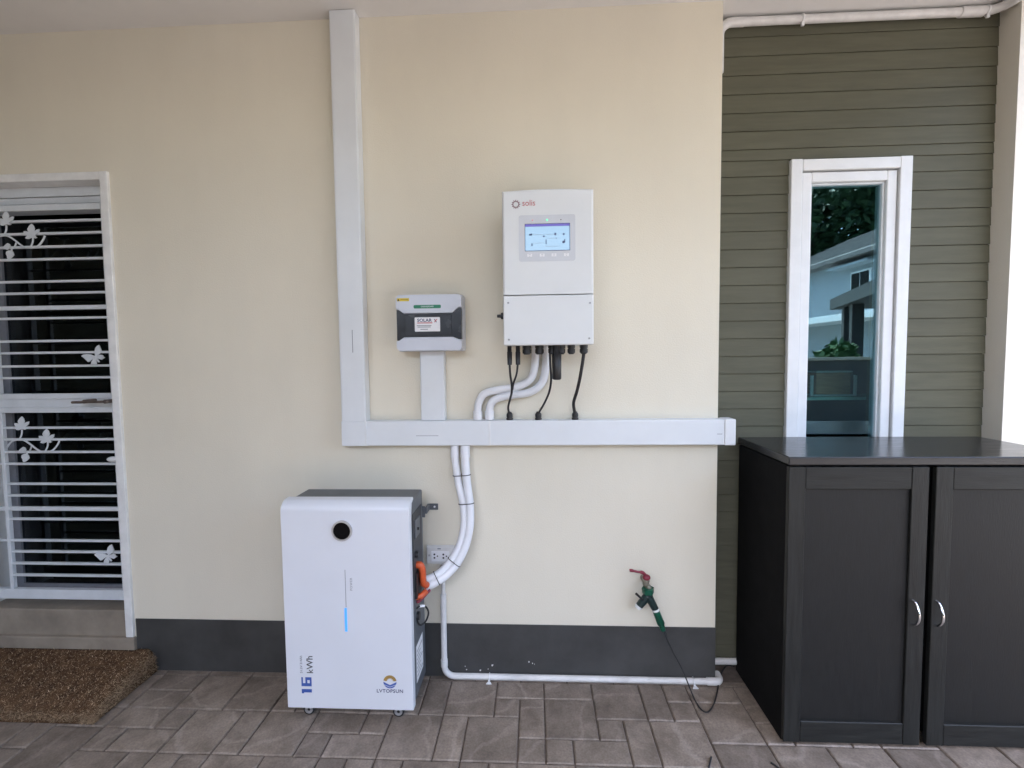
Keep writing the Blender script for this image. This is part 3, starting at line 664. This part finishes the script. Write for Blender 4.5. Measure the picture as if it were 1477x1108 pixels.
mb = MB().poly([(y0_.x+.002,ye-.0009,y1_.z+.001),(y0_.x+.010,ye-.0009,y1_.z+.001),(y0_.x+.006,ye-.0009,y0_.z-.001)], (0,-.0002,0)).box(y0_.x+.014,y1_.x-.004,ye-.0011,ye-.0007,y1_.z+.005,y1_.z+.0065)
mb.build('printed_mark', 'inkdark', ys_)
q0, q1 = py(598,458,-.0975), py(635,478,-.0975)
ws = rrect(q0.x, q1.x, q1.z, q0.z, .003, -.0974, .0008).build('white_sticker', 'labelwhite', en)
Wq, Hq = q1.x-q0.x, q0.z-q1.z; yq = -.0985
text('lettering', 'SOLAR', .0165, 'inknavy', ws, (q0.x+.10*Wq, yq, q0.z-.22*Hq), FRONT, bold=.0004, sx=1.12)
mb = MB().poly([(q0.x+.76*Wq,yq,q0.z-.14*Hq),(q0.x+.80*Wq,yq,q0.z-.14*Hq),(q0.x+.88*Wq,yq,q0.z-.36*Hq),(q0.x+.84*Wq,yq,q0.z-.36*Hq)], (0,-.0002,0)); mb.build('logo_mark', 'inknavy', ws)
MB().poly([(q0.x+.86*Wq,yq-.0003,q0.z-.14*Hq),(q0.x+.90*Wq,yq-.0003,q0.z-.14*Hq),(q0.x+.80*Wq,yq-.0003,q0.z-.36*Hq),(q0.x+.76*Wq,yq-.0003,q0.z-.36*Hq)], (0,-.0002,0)).build('logo_mark', 'inkred', ws)
B(q0.x+.10*Wq,q0.x+.70*Wq,yq-.0002,yq+.0002,q0.z-.43*Hq,q0.z-.36*Hq).build('red_stripe', 'inkred', ws)
mb = MB()
for t, l in ((.58,.58),(.68,.52),(.84,.3)): mb.box(q0.x+(.37-l/2)*Wq,q0.x+(.37+l/2)*Wq,yq-.0002,yq+.0002,q0.z-(t+.03)*Hq,q0.z-(t-.02)*Hq)
mb.build('print_lines', 'inkgrey', ws)

# ================================================================== BATTERY
bt = thing('battery_cabinet', 'white and grey floor standing battery on small wheels beside the socket', 'battery', (-.69,-.155,0))
bx0, bx1, yf, yk = -.925, -.453, -.262, -.056; bz0, bz1 = .052, .816
B(bx0+.004,bx1-.001,yf+.045,yk,bz0+.004,bz1,.006).build('case', 'batgrey', bt)
prof = [(yf+.062, bz1+.011)]
for k in range(9):
    t = R(90+k*11.25); prof.append((yf+.040+.040*math.cos(t), bz1-.029+.040*math.sin(t)))
prof += [(yf, bz0), (yf+.004,bz0-.003), (yf+.030,bz0-.003),(yf+.030,bz1-.06)]
prof += [(yf+.033, bz1-.034),(yf+.042,bz1-.004),(yf+.062,bz1+.004)]
mb = MB(); N_ = len(prof)
V_ = []
for x, ins in ((bx0,.0016),(bx0+.0016,0),(bx1-.0016,0),(bx1,.0016)):
    cy_, cz_ = yf+.03, (bz0+bz1)/2
    for y, z in prof: V_.append((x, y+(ins if y < yf+.02 else -ins*0), z-(ins if z > cz_ else -ins)))
F_ = [(l*N_+k, l*N_+(k+1)%N_, (l+1)*N_+(k+1)%N_, (l+1)*N_+k) for l in range(3) for k in range(N_)]+[tuple(range(N_)), tuple(range(4*N_-1,3*N_-1,-1))]
mb.add(V_, F_); fp = mb.build('front_panel', 'batwhite', bt)
for p_ in fp.data.polygons: p_.use_smooth = abs(p_.normal.x) < .3 and len(p_.vertices) == 4
fp.data.set_sharp_from_angle(angle=R(30))
def pf(u, v): return py(u, v, yf)
c = pf(493.5, 765.5)
MB().ring((c.x, yf-.006, c.z), (0,1,0), .0315, .0375, .008, 48).build('display_ring', 'ringsteel', bt)
MB().cyl((c.x,yf-.0005,c.z),(c.x,yf-.0035,c.z),.032,.031,40).build('display_glass', 'blackglass', bt)
a, b = pf(497.5, 822), pf(499.5, 876)
B(a.x-.0008,a.x+.0012,yf-.0006,yf+.0002,b.z,a.z).build('groove_line', 'inkgrey', bt)
a, b = pf(498.5, 877), pf(502, 911)
B(a.x-.0045,a.x+.0045,yf-.0014,yf+.0002,b.z,a.z,.0006,1).build('light_strip', 'ledblue', bt)
p = pf(507, 852); text('lettering', 'POWER', .012, 'inkgrey', bt, (p.x, yf-.0006, p.z), UPW, spacing=1.25)
p = pf(441, 1000)
# block digits 16, reading upwards
def block(mb, rects, ox, oz, k):     # rect in digit space: a along reading (up), b height (to the left)
    for a0, a1, b0, b1 in rects: mb.box(ox-b1*k, ox-b0*k, yf-.0008, yf+.0002, oz+a0*k, oz+a1*k)
k_ = .038; base = pf(450, 1000); bxr = base.x; bzr = pf(440,1000).z
one = [(0.0,.10,.78,1.0),(.10,.42,0,1.0)]
six = [(.72,1.02,0,1),(1.02,1.62,0,.17),(1.02,1.62,.42,.6),(1.35,1.62,.17,.42),(1.02,1.62,.85,1.0)]
mb = MB(); block(mb, one, bxr, bzr, k_); block(mb, six, bxr, bzr, k_); mb.build('lettering', 'inkblue', bt)
p = pf(448.5, 971); text('lettering', 'kWh', .034, 'inkdark', bt, (p.x-.002, yf-.0006, pf(444,971.5).z), UPW, bold=0, sx=1.0)
p = pf(435, 971); text('lettering', '51.2V 314Ah', .0125, 'inkgrey', bt, (p.x, yf-.0006, p.z), UPW, sx=1.02)
# round emblem and name
c = pf(562.5, 983.5); em = MB(); r_ = .0245
outer = [(c.x+r_*math.cos(R(t)), c.z+r_*math.sin(R(t))) for t in range(8, 173, 8)]
inner = []
for k in range(19):
    t = R(172-k*164/18); rr = r_*(.42 if k % 2 else .66); inner.append((c.x+rr*math.cos(t), c.z+.0005+rr*math.sin(t)*.95))
em.poly([(x, yf-.0002, z) for x, z in outer+inner], (0,-.0006,0)); em.build('emblem_sun', 'inkgold', bt)
em = MB()
def chev(t0, t1, d0, d1):
    arc = [(c.x+r_*math.cos(R(t)), c.z+r_*math.sin(R(t))) for t in range(t0, t1+1, 10)]
    return arc
lowr = [(c.x-r_, c.z-.0005)]+[(c.x+r_*math.cos(R(t)), c.z+r_*math.sin(R(t))) for t in range(188, 353, 8)]+[(c.x+r_, c.z-.0005),(c.x, c.z-.0125)]
em.poly([(x, yf-.0002, z) for x, z in lowr], (0,-.0006,0)); em.build('emblem_wave', 'inkblue', bt)
em = MB().poly([(c.x-.0222,yf-.0009,c.z-.0100),(c.x,yf-.0009,c.z-.0186),(c.x+.0222,yf-.0009,c.z-.0100),(c.x+.0216,yf-.0009,c.z-.0118),(c.x,yf-.0009,c.z-.0203),(c.x-.0216,yf-.0009,c.z-.0118)], (0,-.0004,0)); em.build('emblem_gap', 'batwhite', bt)
p = pf(562.5, 997); text('lettering', 'LVTOPSUN', .0185, 'inknavy', bt, (p.x, yf-.0006, p.z), FRONT, bold=.00012, align='CENTER', sx=1.04, spacing=1.06)
# wheels
for x in (-.861, -.519):
    for y in (-.222, -.095):
        cs = MB(); cs.tube([(x,y,bz0+.003),(x,y,.040)], .012, 12); cs.box(x-.0135,x-.0105,y-.012,y+.012,.020,.046,.001).box(x+.0105,x+.0135,y-.012,y+.012,.020,.046,.001).box(x-.0135,x+.0135,y-.012,y+.012,.0462,.049)
        c_ = cs.build('caster', 'steel', bt)
        wh = MB().cyl((x,y-.0085,.0215),(x,y+.0085,.0215),.0215,.0215,24); wh.build('wheel', 'rubber', c_)
        MB().ring((x,y-.0105,.0215),(0,1,0),.006,.0150,.0025,24).build('wheel_disc', 'ringsteel', c_)
# right side fittings
xs_ = bx1-.001
B(xs_-.001,xs_+.0015,-.215,-.085,.47,.765,.001,1).build('side_plate', 'batdark', bt)
B(xs_+.001,xs_+.006,-.195,-.125,.665,.735,.002).build('breaker', 'batgrey', bt)
MB().cyl((xs_,-.165,.695),(xs_+.012,-.165,.695),.006,.005,12).build('toggle', 'black', bt)
MB().cyl((xs_,-.185,.603),(xs_+.013,-.185,.603),.012,.011,16).build('round_plug', 'black', bt)
def plug(z, pts, m_='orange', r_=.013):
    return MB().tube(smooth_path(pts, 6), r_, 14)
plug(0, [(xs_,-.172,.557),(xs_+.016,-.172,.555),(xs_+.022,-.168,.53),(xs_+.022,-.16,.485),(xs_+.030,-.14,.462)]).build('power_plug', 'orange', bt)
plug(0, [(xs_,-.185,.438),(xs_+.016,-.180,.440),(xs_+.030,-.155,.445)], r_=.011).build('power_plug', 'orange', bt)
MB().tube(smooth_path([(xs_,-.18,.415),(xs_+.014,-.17,.420),(xs_+.040,-.13,.438)],6),.0055,10).build('cable_tail', 'red', bt)
B(xs_,xs_+.009,-.205,-.135,.44,.535,.002).build('terminal_guard', 'black', bt)
MB().cyl((xs_,-.175,.360),(xs_+.010,-.175,.360),.016,.015,18).build('round_plug', 'black', bt)
lp = [(xs_,-.185,.393),(xs_+.012,-.175,.398),(xs_+.028,-.155,.385),(xs_+.036,-.145,.355),(xs_+.026,-.150,.325),(xs_+.010,-.165,.318),(xs_+.004,-.18,.335),(xs_,-.185,.352)]
MB().tube(smooth_path(lp, 7), .0034, 10).build('loop_cable', 'rubber', bt)
MB().tube([(xs_+.010,-.177,.398),(xs_+.024,-.160,.391)], .0048, 10).build('cable_sleeve', 'labelwhite', bt)
stk = B(xs_+.0004,xs_+.0012,-.205,-.105,.115,.255).build('rating_sticker', 'labelwhite', bt)
mb = MB()
for k in range(7): mb.box(xs_+.0012,xs_+.0015,-.195,-.115-(.03 if k % 3 else 0),.132+k*.016,.136+k*.016)
mb.build('print_lines', 'inkgrey', stk)
br = MB().box(bx1-.02,-.445,-.0555,-.0515,.70,.745).box(-.4448,-.437,-.0555,-.003,.715,.740).box(-.4368,-.402,-.0055,-.002,.715,.740)
br.build('wall_bracket', 'batgrey', bt)
MB().cyl((-.416,-.0055,.728),(-.416,-.0075,.728),.0042,.0042,10).build('bracket_hole', 'labelwhite', bt)

# flexible conduits down to the battery
def flex(label, uvs, ys, r_):
    pts = [py(u, v, y) for (u, v), y in zip(uvs, ys)]; e = pts[0]
    o = thing('flexible_conduit', label, 'conduit', (e.x, e.y, .40), 'flexible conduits from trunking to battery')
    path = smooth_path([Vector((e.x,e.y,.988))]+pts, 9)
    MB().tube(path, r_, 18, caps=True).build('pipe', 'pvc', o)
    MB().tube([(e.x,e.y,.9885),(e.x,e.y,.94)], r_*1.13, 20).build('coupling', 'pvc', o); return o, path
yy = [-.028,-.028,-.032,-.040,-.05,-.06,-.075,-.09,-.105,-.115]
f1, pa = flex('white flexible conduit, slacker of two bundled between trunking and battery', [(656,655),(657.5,672),(662,700),(668,728),(669.5,755),(664,783),(653,806),(637,824),(622,833),(609,837)], yy, .0150)
f2, pb = flex('white flexible conduit, outer of two bundled between trunking and battery', [(671,655),(671.5,672),(674,700),(677.5,728),(677.5,757),(672,785),(660,811),(644,829),(628,840),(614,846)], [y-.004 for y in yy], .0168)
def tie(label, u, v, dirv):
    i = min(range(len(pa)), key=lambda i: (pa[i]-dirv).length)
for lb, uv in [('upper thin black cable tie around the two white conduits', (672,686)), ('black cable tie around the conduits above the socket', (675,727)), ('black cable tie around the conduits below the socket', (658,812)), ('black cable tie near the battery end of the conduits', (634,840))]:
    tgt = py(uv[0], uv[1], -.06)
    def nearest(path): return min(range(1, len(path)-1), key=lambda i: (path[i]-tgt).length)
    ia, ib = nearest(pa), nearest(pb); ca, cb = pa[ia], pb[ib]; t = (pb[ib+1]-pb[ib-1]).normalized()
    mid_ = (ca+cb)/2; e = (cb-ca); e = (e-t*e.dot(t)); hl = e.length/2; e.normalize(); f_ = t.cross(e); mb = MB(); ringp = []
    for k in range(33):
        a_ = 2*math.pi*k/32; rr = .0175
        ringp.append(mid_+e*((hl if math.cos(a_) > 0 else -hl)+rr*math.cos(a_))+f_*rr*math.sin(a_))
    o = MB().tube(ringp, .0017, 6, caps=False); o = o.build('cable_tie', 'black', None, mid_); tag(o, lb, 'cable tie', 'cable ties on the conduits')

# ================================================================== SOCKET AND FLOOR CONDUIT
so = thing('wall_socket', 'white double power socket low on the wall behind the conduits', 'socket', (-.392,-.01,.49))
sx0, sx1, sz0, sz1 = -.452, -.3335, .492, .567
B(sx0,sx1,-.016,-.0005,sz0,sz1,.003).build('back_box', 'pvcold', so)
B(sx0+.002,sx1-.002,-.0215,-.0165,sz0+.002,sz1-.002,.002).build('face_plate', 'pvcold', so)
B(sx0+.006,sx1-.006,-.0235,-.0215,sz1-.014,sz1-.003,.001).build('cover_hinge', 'pvcold', so)
B(sx0+.048,sx0+.062,-.0240,-.0236,sz1-.011,sz1-.006).build('logo_plate', 'inkgrey', so)
B(sx0+.022,sx1-.022,-.0240,-.0216,sz0+.013,sz1-.019,.001).build('outlet_insert', 'labelwhite', so)
for k in (0, 1):
    ox = sx0+.035+k*.037; oz = (sz0+sz1)/2-.002; mb = MB()
    for dx, dz, r_ in ((0,.0072,.0040),(0,-.0072,.0040),(.0125,0,.0030)): mb.cyl((ox+dx,-.0235,oz+dz),(ox+dx,-.0243,oz+dz),r_,r_,12)
    mb.build('socket_holes', 'inkdark', so)
for x in (sx0+.013, sx1-.013): MB().cyl((x,-.0215,(sz0+sz1)/2),(x,-.0228,(sz0+sz1)/2),.0045,.004,12).build('screw', 'steel', so)
fc = thing('floor_conduit', 'thin white conduit from the socket down and along the wall foot', 'conduit', (.1,-.018,0))
cx_ = -.386; yc = -.0165; rcn = .0125
zc = .0135
path = [(cx_,-.010,.4915),(cx_,-.010,.36),(cx_,-.0135,.30),(cx_,yc,.10),(cx_,yc,.055)]+[(cx_+.042*(1-math.cos(t)), yc, zc+.042*(1-math.sin(t))) for t in [R(15*k) for k in range(1,7)]]+[(-.2,yc,zc),(.70,yc,zc)]
MB().tube(path[:2], .0085, 14).build('pipe', 'pvcold', fc)
MB().tube(path[1:], rcn, 16).build('pipe', 'pvcold', fc)
MB().tube([(cx_,yc,.085),(cx_,yc,.055)], .0145, 16).build('coupling', 'pvcold', fc)
el = [(.690,yc,zc),(.722,yc,zc)]+[(.722+.024*math.sin(R(15*k)), yc+.024*(1-math.cos(R(15*k))), zc) for k in range(1,7)]+[(.746,.03,zc)]
MB().tube(el, .0150, 16).build('elbow', 'pvcold', fc)
for u in (706, 1000):
    x = py(u, 980, yc).x; cl = MB()
    arc = [(x, yc+.0142*math.cos(R(t))*-1, zc+.0142*math.sin(R(t))) for t in range(-60, 181, 20)]
    for a_, b_ in zip(arc[:-1], arc[1:]): cl.tube([a_,b_], .0022, 6)
    cl.box(x-.004,x+.004,yc-.024,yc-.0135,.0008,.010,.001); cl.poly([(x-.011,yc-.030,.001),(x+.011,yc-.030,.001),(x+.004,yc-.016,.001),(x-.004,yc-.016,.001)],(0,0,.004)); cl.build('pipe_clip', 'whitepaint', fc)
bp = MB().tube([(.7285,.082,.035),(1.2,.082,.035)], .0135, 16).build('wall_conduit', 'pvcold', None, (.95,.082,.02)); tag(bp, 'white pipe along the foot of the olive boards behind the cabinet', 'conduit')

# ================================================================== TAP AND HOSE
tp = thing('garden_tap', 'wall tap with a red lever and green hose splitter', 'tap', (.43,-.04,.34))
YT = -.062
def T(u, v, y=YT): return py(u, v, y)
hub = T(931.5, 834)
MB().tube([(hub.x+.006,-.0005,hub.z-.026),(hub.x+.006,-.005,hub.z-.026),(hub.x+.006,-.0052,hub.z-.026),(hub.x+.004,-.05,hub.z-.022),(hub.x+.002,YT,hub.z-.018)], [.015,.014,.0095,.0095,.010], 18).build('inlet', 'brass', tp)
mb = MB().tube(smooth_path([hub+Vector((0,0,-.006)), T(932,843), T(936,848), T(936,853)], 5), [.013]*6+[.011]*6+[.010]*4, 16); mb.sphere(hub+Vector((0,0,-.008)), .0155)
mb.build('spout', 'brass', tp)
lv = MB().tube(smooth_path([T(932,831,-.066), T(927,826,-.068), T(920,825,-.07), T(911,823,-.072), T(908,823,-.072)], 5), [.0065]*8+[.0048]*6+[.006]*7, 10)
lv.sphere(T(932.5,833,-.068), .0155, (1,.85,.8)); lv.build('lever', 'red', tp)
def frus(u0,v0,u1,v1,r0,r1,m_,nm,n=12,y0=YT,y1=YT): return MB().cyl(T(u0,v0,y0), T(u1,v1,y1), r0, r1, n).build(nm, m_, tp)
frus(934.3,848,935,855.5,.0245,.0225,'green','hose_nut',6)
frus(934.5,855,936,859,.0155,.0155,'darkgreen','hose_nut',16)
mb = MB().sphere(T(934,861), .018, (1.05,.9,1.0)); mb.tube([T(935,860),T(946,880)],[.017,.0135],16); mb.tube([T(932,862),T(922,874)],[.0165,.0145],16); mb.build('splitter_body', 'darkgreen', tp)
frus(928,866,917.5,856.5,.0042,.0048,'black','shut_off_lever',10,-.072,-.078)
frus(922,873.5,919.5,877,.0155,.0125,'clear','end_cap',18)
frus(945,878,946,881,.0142,.0142,'clear','ring_collar',18)
MB().tube([T(946,881),T(953.5,900),T(953.6,900.2),T(954.5,902)],[.0135,.0150,.0125,.012],12).build('hose_connector', 'green', tp)
MB().tube([T(954,901),T(956.5,909)],[.0115,.010],12).build('hose_connector', 'green', tp)
hs = [T(956.5,908,-.062), T(962,922,-.066), T(972,943,-.078), T(985,968,-.098), T(998,1000,-.13)]
hs += [pz(1004,1013,.006), pz(1012,1024,.005), pz(1021,1027,.005), pz(1029,1017,.005), pz(1034,1000,.005), pz(1037,982,.006), pz(1042,968,.008), pz(1049,960,.006), pz(1056,957,.004)+Vector((0.0,-.02,0))]
ho = MB().tube(smooth_path(hs, 8), .0027, 8); ho.tube(smooth_path([T(957.5,909,-.061),T(961.5,916,-.062),T(962.5,924,-.065),T(966,932,-.072)], 5), .0022, 8)
tag(ho.build('irrigation_hose', 'rubber', None, hs[6]), 'thin black hose dropping from the tap and looping on the tiles', 'hose')
lo_ = [pz(1112,1100,.004), pz(1122,1107,.004), pz(1140,1125,.004), pz(1130,1170,.004), pz(1060,1180,.004), pz(1022,1150,.004), pz(1020,1125,.004), pz(1023,1105,.006), pz(1026,1092,.004)]
tag(MB().tube(smooth_path(lo_, 8), .0027, 8).build('irrigation_hose', 'rubber', None, lo_[0]), 'loose end of thin black hose on the tiles before the cabinet', 'hose')

# ================================================================== CABINET
cb = thing('storage_cabinet', 'black brown wooden two door cabinet below the window', 'cabinet', (1.32,-.10,0))
x0, x1, yf_, yb2, zt_ = .8405, 1.79, -.288, .078, .998
for xa_ in (x0+.004, x1-.022): B(xa_,xa_+.018,yf_,yb2,.001,.967,.0015).build('side_panel', 'woodside_shaded', cb)
B(x0+.0225,x1-.0225,yf_+.02,yb2,.03,.966).build('carcass', 'woodside_shaded', cb)
MB().box(x0,x1,yf_-.024,yb2+.006,.970,zt_,.004,3).build('top_board', 'woodtop', cb)
yd = yf_-.0205
def cdoor(a, b, hinge):
    d0, d1, q0, q1 = yd, yf_-.002, .008, .964
    st_ = .0545
    for s0_ in (a, b-st_): B(s0_, s0_+st_, d0, d1, q0, q1, .0018, 1).build('door_stile', 'wood', cb)
    for z0_ in (q1-.075, q0+.0005): B(a+st_+.0006, b-st_-.0006, d0+.0008, d1, z0_, z0_+.0745, .0018, 1).build('door_rail', 'woodh', cb)
    B(a+st_-.004, b-st_+.004, d0+.010, d1, q0+.07, q1-.07).build('door_panel', 'woodpanel', cb)
g = 1.304
cdoor(x0+.003, g-.011, 0); cdoor(g+.011, x1-.003, 1)
for u0, v0 in ((1316.5,866),(1350.5,867)):
    p = py(u0, v0, yd); pe = [(p.x, yd+.001, p.z), (p.x+.001, yd-.012, p.z-.006), (p.x+.001, yd-.024, p.z-.025), (p.x+.001, yd-.028, p.z-.043), (p.x+.001,yd-.024,p.z-.062),(p.x+.001,yd-.012,p.z-.078),(p.x,yd+.001,p.z-.084)]
    MB().tube(smooth_path(pe, 6), .0042, 12).build('handle', 'chrome', cb)

# ================================================================== PIPE UNDER THE CEILING
pp = thing('ceiling_pipe', 'white drain pipe along the top of the olive boards under the ceiling', 'pipe', (1.3,.07,2.63))
yp, zp = .081, 2.652
a_ = [(.745,.06,2.45)]
MB().tube([(.7438,yp,2.46),(.7438,yp,2.60)]+[(.7438+.05*(1-math.cos(R(t))), yp, zp-.05+.05*math.sin(R(t))) for t in range(15,91,15)]+[(.84,yp,zp)], .0175, 18).build('elbow', 'pvcold', pp)
MB().tube([(.838,yp,zp),(1.69,yp,zp)], .0160, 18).build('pipe', 'pvcold', pp)
MB().tube([(1.655,yp,zp),(1.742,yp,zp)], .0190, 18).build('coupling', 'pvcold', pp)
MB().tube([(1.735,yp,zp)]+[(1.745+.06*math.sin(R(t)), yp-.06*(1-math.cos(R(t))), zp) for t in range(15,91,15)]+[(1.805,-.4,zp),(1.805,-1.6,zp)], .0165, 18).build('pipe', 'pvcold', pp)
for x in (1.06, 1.752):
    m_ = MB(); arc = [(x, yp+.0175*math.cos(R(t)), zp+.0175*math.sin(R(t))) for t in range(60, 281, 20)]
    m_.tube(arc, .0035, 8); m_.box(x-.006,x+.006,yp-.012,yp-.004,zp-.030,zp-.016,.001); m_.build('pipe_clip', 'whitepaint', pp)

# ================================================================== ACROSS THE GARDEN (seen in the window's reflection, except the added hedge)
bw = thing('boundary_wall', 'low dark rendered garden wall beyond the carport', 'wall', (8,-7,-.045))
MB().box(1.5,22,-7.1,-6.95,-.046,1.22).build('wall_body', 'boundary', bw); MB().box(1.45,22.05,-7.14,-6.91,1.2202,1.28,.01).build('coping', 'concrete', bw)
nh = thing('neighbour_house', 'two storey pale house with grey tiled roof beyond the garden wall', 'house', (16,-17,-.045))
hx0, hx1, hy0, hy1 = 12.4, 20, -26, -11.5
MB().box(hx0,hx1,hy0,hy1,-.046,5.2).build('wall', 'housewall', nh)
rf = MB(); e_ = .6; rz = 7.2; xm = (hx0+hx1)/2
rf.add([(hx0-e_,hy0-e_,5.1),(hx1+e_,hy0-e_,5.1),(hx1+e_,hy1+e_,5.1),(hx0-e_,hy1+e_,5.1),(xm,hy0+3.5,rz),(xm,hy1-3.5,rz)]+[(hx0-e_,hy0-e_,4.95),(hx1+e_,hy0-e_,4.95),(hx1+e_,hy1+e_,4.95),(hx0-e_,hy1+e_,4.95)],
       [(0,1,4),(1,2,5,4),(2,3,5),(3,0,4,5),(0,1,7,6),(1,2,8,7),(2,3,9,8),(3,0,6,9),(6,7,8,9)]); rfo = rf.build('roof', 'roof', nh)
cs = MB()
for k in range(1, 14):
    t = k/14; cs.box(hx0-e_+t*(xm-hx0+e_)-.03, hx0-e_+t*(xm-hx0+e_)+.03, hy0-e_+t*3.9, hy1+e_-t*3.9, 5.1+t*(rz-5.1)-.02, 5.1+t*(rz-5.1)+.04)
cs.build('tile_courses', 'roof', rfo)
for yy_ in (-12.9, -16.5, -22.9):
    wf = MB().box(hx0-.06,hx0+.02,yy_-.55,yy_+.55,3.55,4.5,.01).build('window', 'whitepaint', nh)
    MB().box(hx0-.08,hx0-.062,yy_-.47,yy_-.03,3.63,4.42).box(hx0-.08,hx0-.062,yy_+.03,yy_+.47,3.63,4.42).build('pane', 'blackglass', wf)
    MB().box(hx0-.5,hx0+.02,yy_-1.3,yy_+1.0,4.68,4.76).build('canopy', 'housewall', wf)
MB().box(hx0-1.3,hx0-.001,hy0,hy1,2.55,2.8,.02).build('eave_band', 'whitepaint', nh)
pv = thing('pavilion', 'dark timber garden pavilion beyond the low wall', 'pavilion', (9.2,-10.4,-.045))
F0, E0, N0 = Vector((8.6,-12.1,0)), Vector((-.34,.94,0)), Vector((.94,.34,0))
def pvp(a, b, z): q = F0+E0*a+N0*b; return (q.x, q.y, z)
pr = MB().poly([pvp(a,b,2.62) for a, b in ((0,0),(4.6,0),(4.6,3.2),(0,3.2))], (0,0,.30))
q4 = [pvp(a,b,2.921) for a, b in ((0,0),(4.6,0),(4.6,3.2),(0,3.2))]; pr.add(q4+[pvp(2.3,1.6,3.35)], [(0,1,4),(1,2,4),(2,3,4),(3,0,4),(3,2,1,0)]); pr.build('roof', 'timber', pv)
for a, b in ((.7,.3),(1.5,.3),(4.2,.3),(.7,2.9),(4.2,2.9)):
    MB().poly([pvp(a+i,b+j,-.046) for i, j in ((-.13,-.13),(.13,-.13),(.13,.13),(-.13,.13))], (0,0,2.665)).build('post', 'timber', pv)

def tree(name, label, cat, base, h, cr, n, seed, lm, leaf, group=None):
    r_ = random.Random(seed); o = thing(name, label, cat, base, group); b0 = Vector(base); tr_ = MB()
    top = b0+Vector((r_.uniform(-.3,.3), r_.uniform(-.3,.3), h*.75))
    if h > 3:
        tr_.tube(smooth_path([b0+Vector((0,0,-.02)), b0+Vector((.1,.05,h*.3)), top], 4), [h*.028*(1-.8*i/8) for i in range(9)], 10)
    cl = []
    for k in range(16 if h > 3 else 7):
        a = r_.uniform(0, 6.28); rr = cr*math.sqrt(r_.random())*.8; zz = h*(.42+.5*r_.random()) if h > 3 else h*(.25+.55*r_.random())
        c_ = b0+Vector((rr*math.cos(a), rr*math.sin(a), zz)); cl.append((c_, cr*r_.uniform(.28,.5)))
        s_ = b0+Vector((0,0,min(zz*.7, h*.5))); tr_.tube([s_, (s_+c_)/2+Vector((0,0,-.1*cr*.3)), c_], [h*.009,h*.006,h*.002], 6)
    tr_.build('trunk', 'bark', o)
    vs, fs = [], []
    for k in range(n):
        c_, cr_ = cl[k % len(cl)]; d = Vector((r_.gauss(0,1), r_.gauss(0,1), r_.gauss(0,.8))).normalized()*cr_*(r_.random()**.4)
        p = c_+d; u_ = Vector((r_.gauss(0,1), r_.gauss(0,1), r_.gauss(0,.6))).normalized()*leaf*r_.uniform(.6,1.2); v_ = u_.orthogonal().normalized()*leaf*.35
        q = len(vs); vs += [p-u_, p+v_, p+u_, p-v_]; fs.append((q,q+1,q+2,q+3))
    MB().add(vs, fs).build('crown', lm, o); return o
for k, (x, y, h, cr) in enumerate([(17.5,-29.5,14,5.0),(22.5,-27,15,5.2),(25,-20.5,14,5.0),(14,-31,13,4.6),(28,-30,15,5.4)]):
    tree('broadleaf_tree', 'tall dark leafy tree standing behind the neighbour house', 'tree', (x,y,-.045), h, cr, 9000, 40+k, 'leafA', .34, 'trees behind the house')
tree('garden_shrub', 'leafy green shrub between the garden wall and the pavilion', 'shrub', (6.75,-9.6,-.045), 2.5, .8, 2600, 77, 'leafB', .13)

hd = thing('light_block_hedge', 'clipped green hedge added out of view to cut light from behind', 'hedge', (-.9,-6.9,-.045))  # added unseen, blocks low frontal light so the right side dominates
MB().box(-2.85,1.3,-7.25,-6.5,-.046,2.6).build('inner_growth', 'timber', hd)
rh = random.Random(5); vs, fs = [], []
for k in range(9000):
    f = rh.random(); x = rh.uniform(-2.85,1.3); z = rh.uniform(0,2.65)
    if f < .6: p = Vector((x, -6.5+rh.uniform(-.02,.1), z))
    elif f < .8: p = Vector((x, rh.uniform(-7.3,-6.45), 2.6+rh.uniform(-.02,.12)))
    else: p = Vector((1.3+rh.uniform(-.02,.1), rh.uniform(-7.3,-6.45), z))
    u_ = Vector((rh.gauss(0,1), rh.gauss(0,1), rh.gauss(0,1))).normalized()*.06; v_ = u_.orthogonal().normalized()*.03
    q = len(vs); vs += [p-u_, p+v_, p+u_, p-v_]; fs.append((q,q+1,q+2,q+3))
stuff(MB().add(vs, fs).build('leaves', 'leafA', hd))
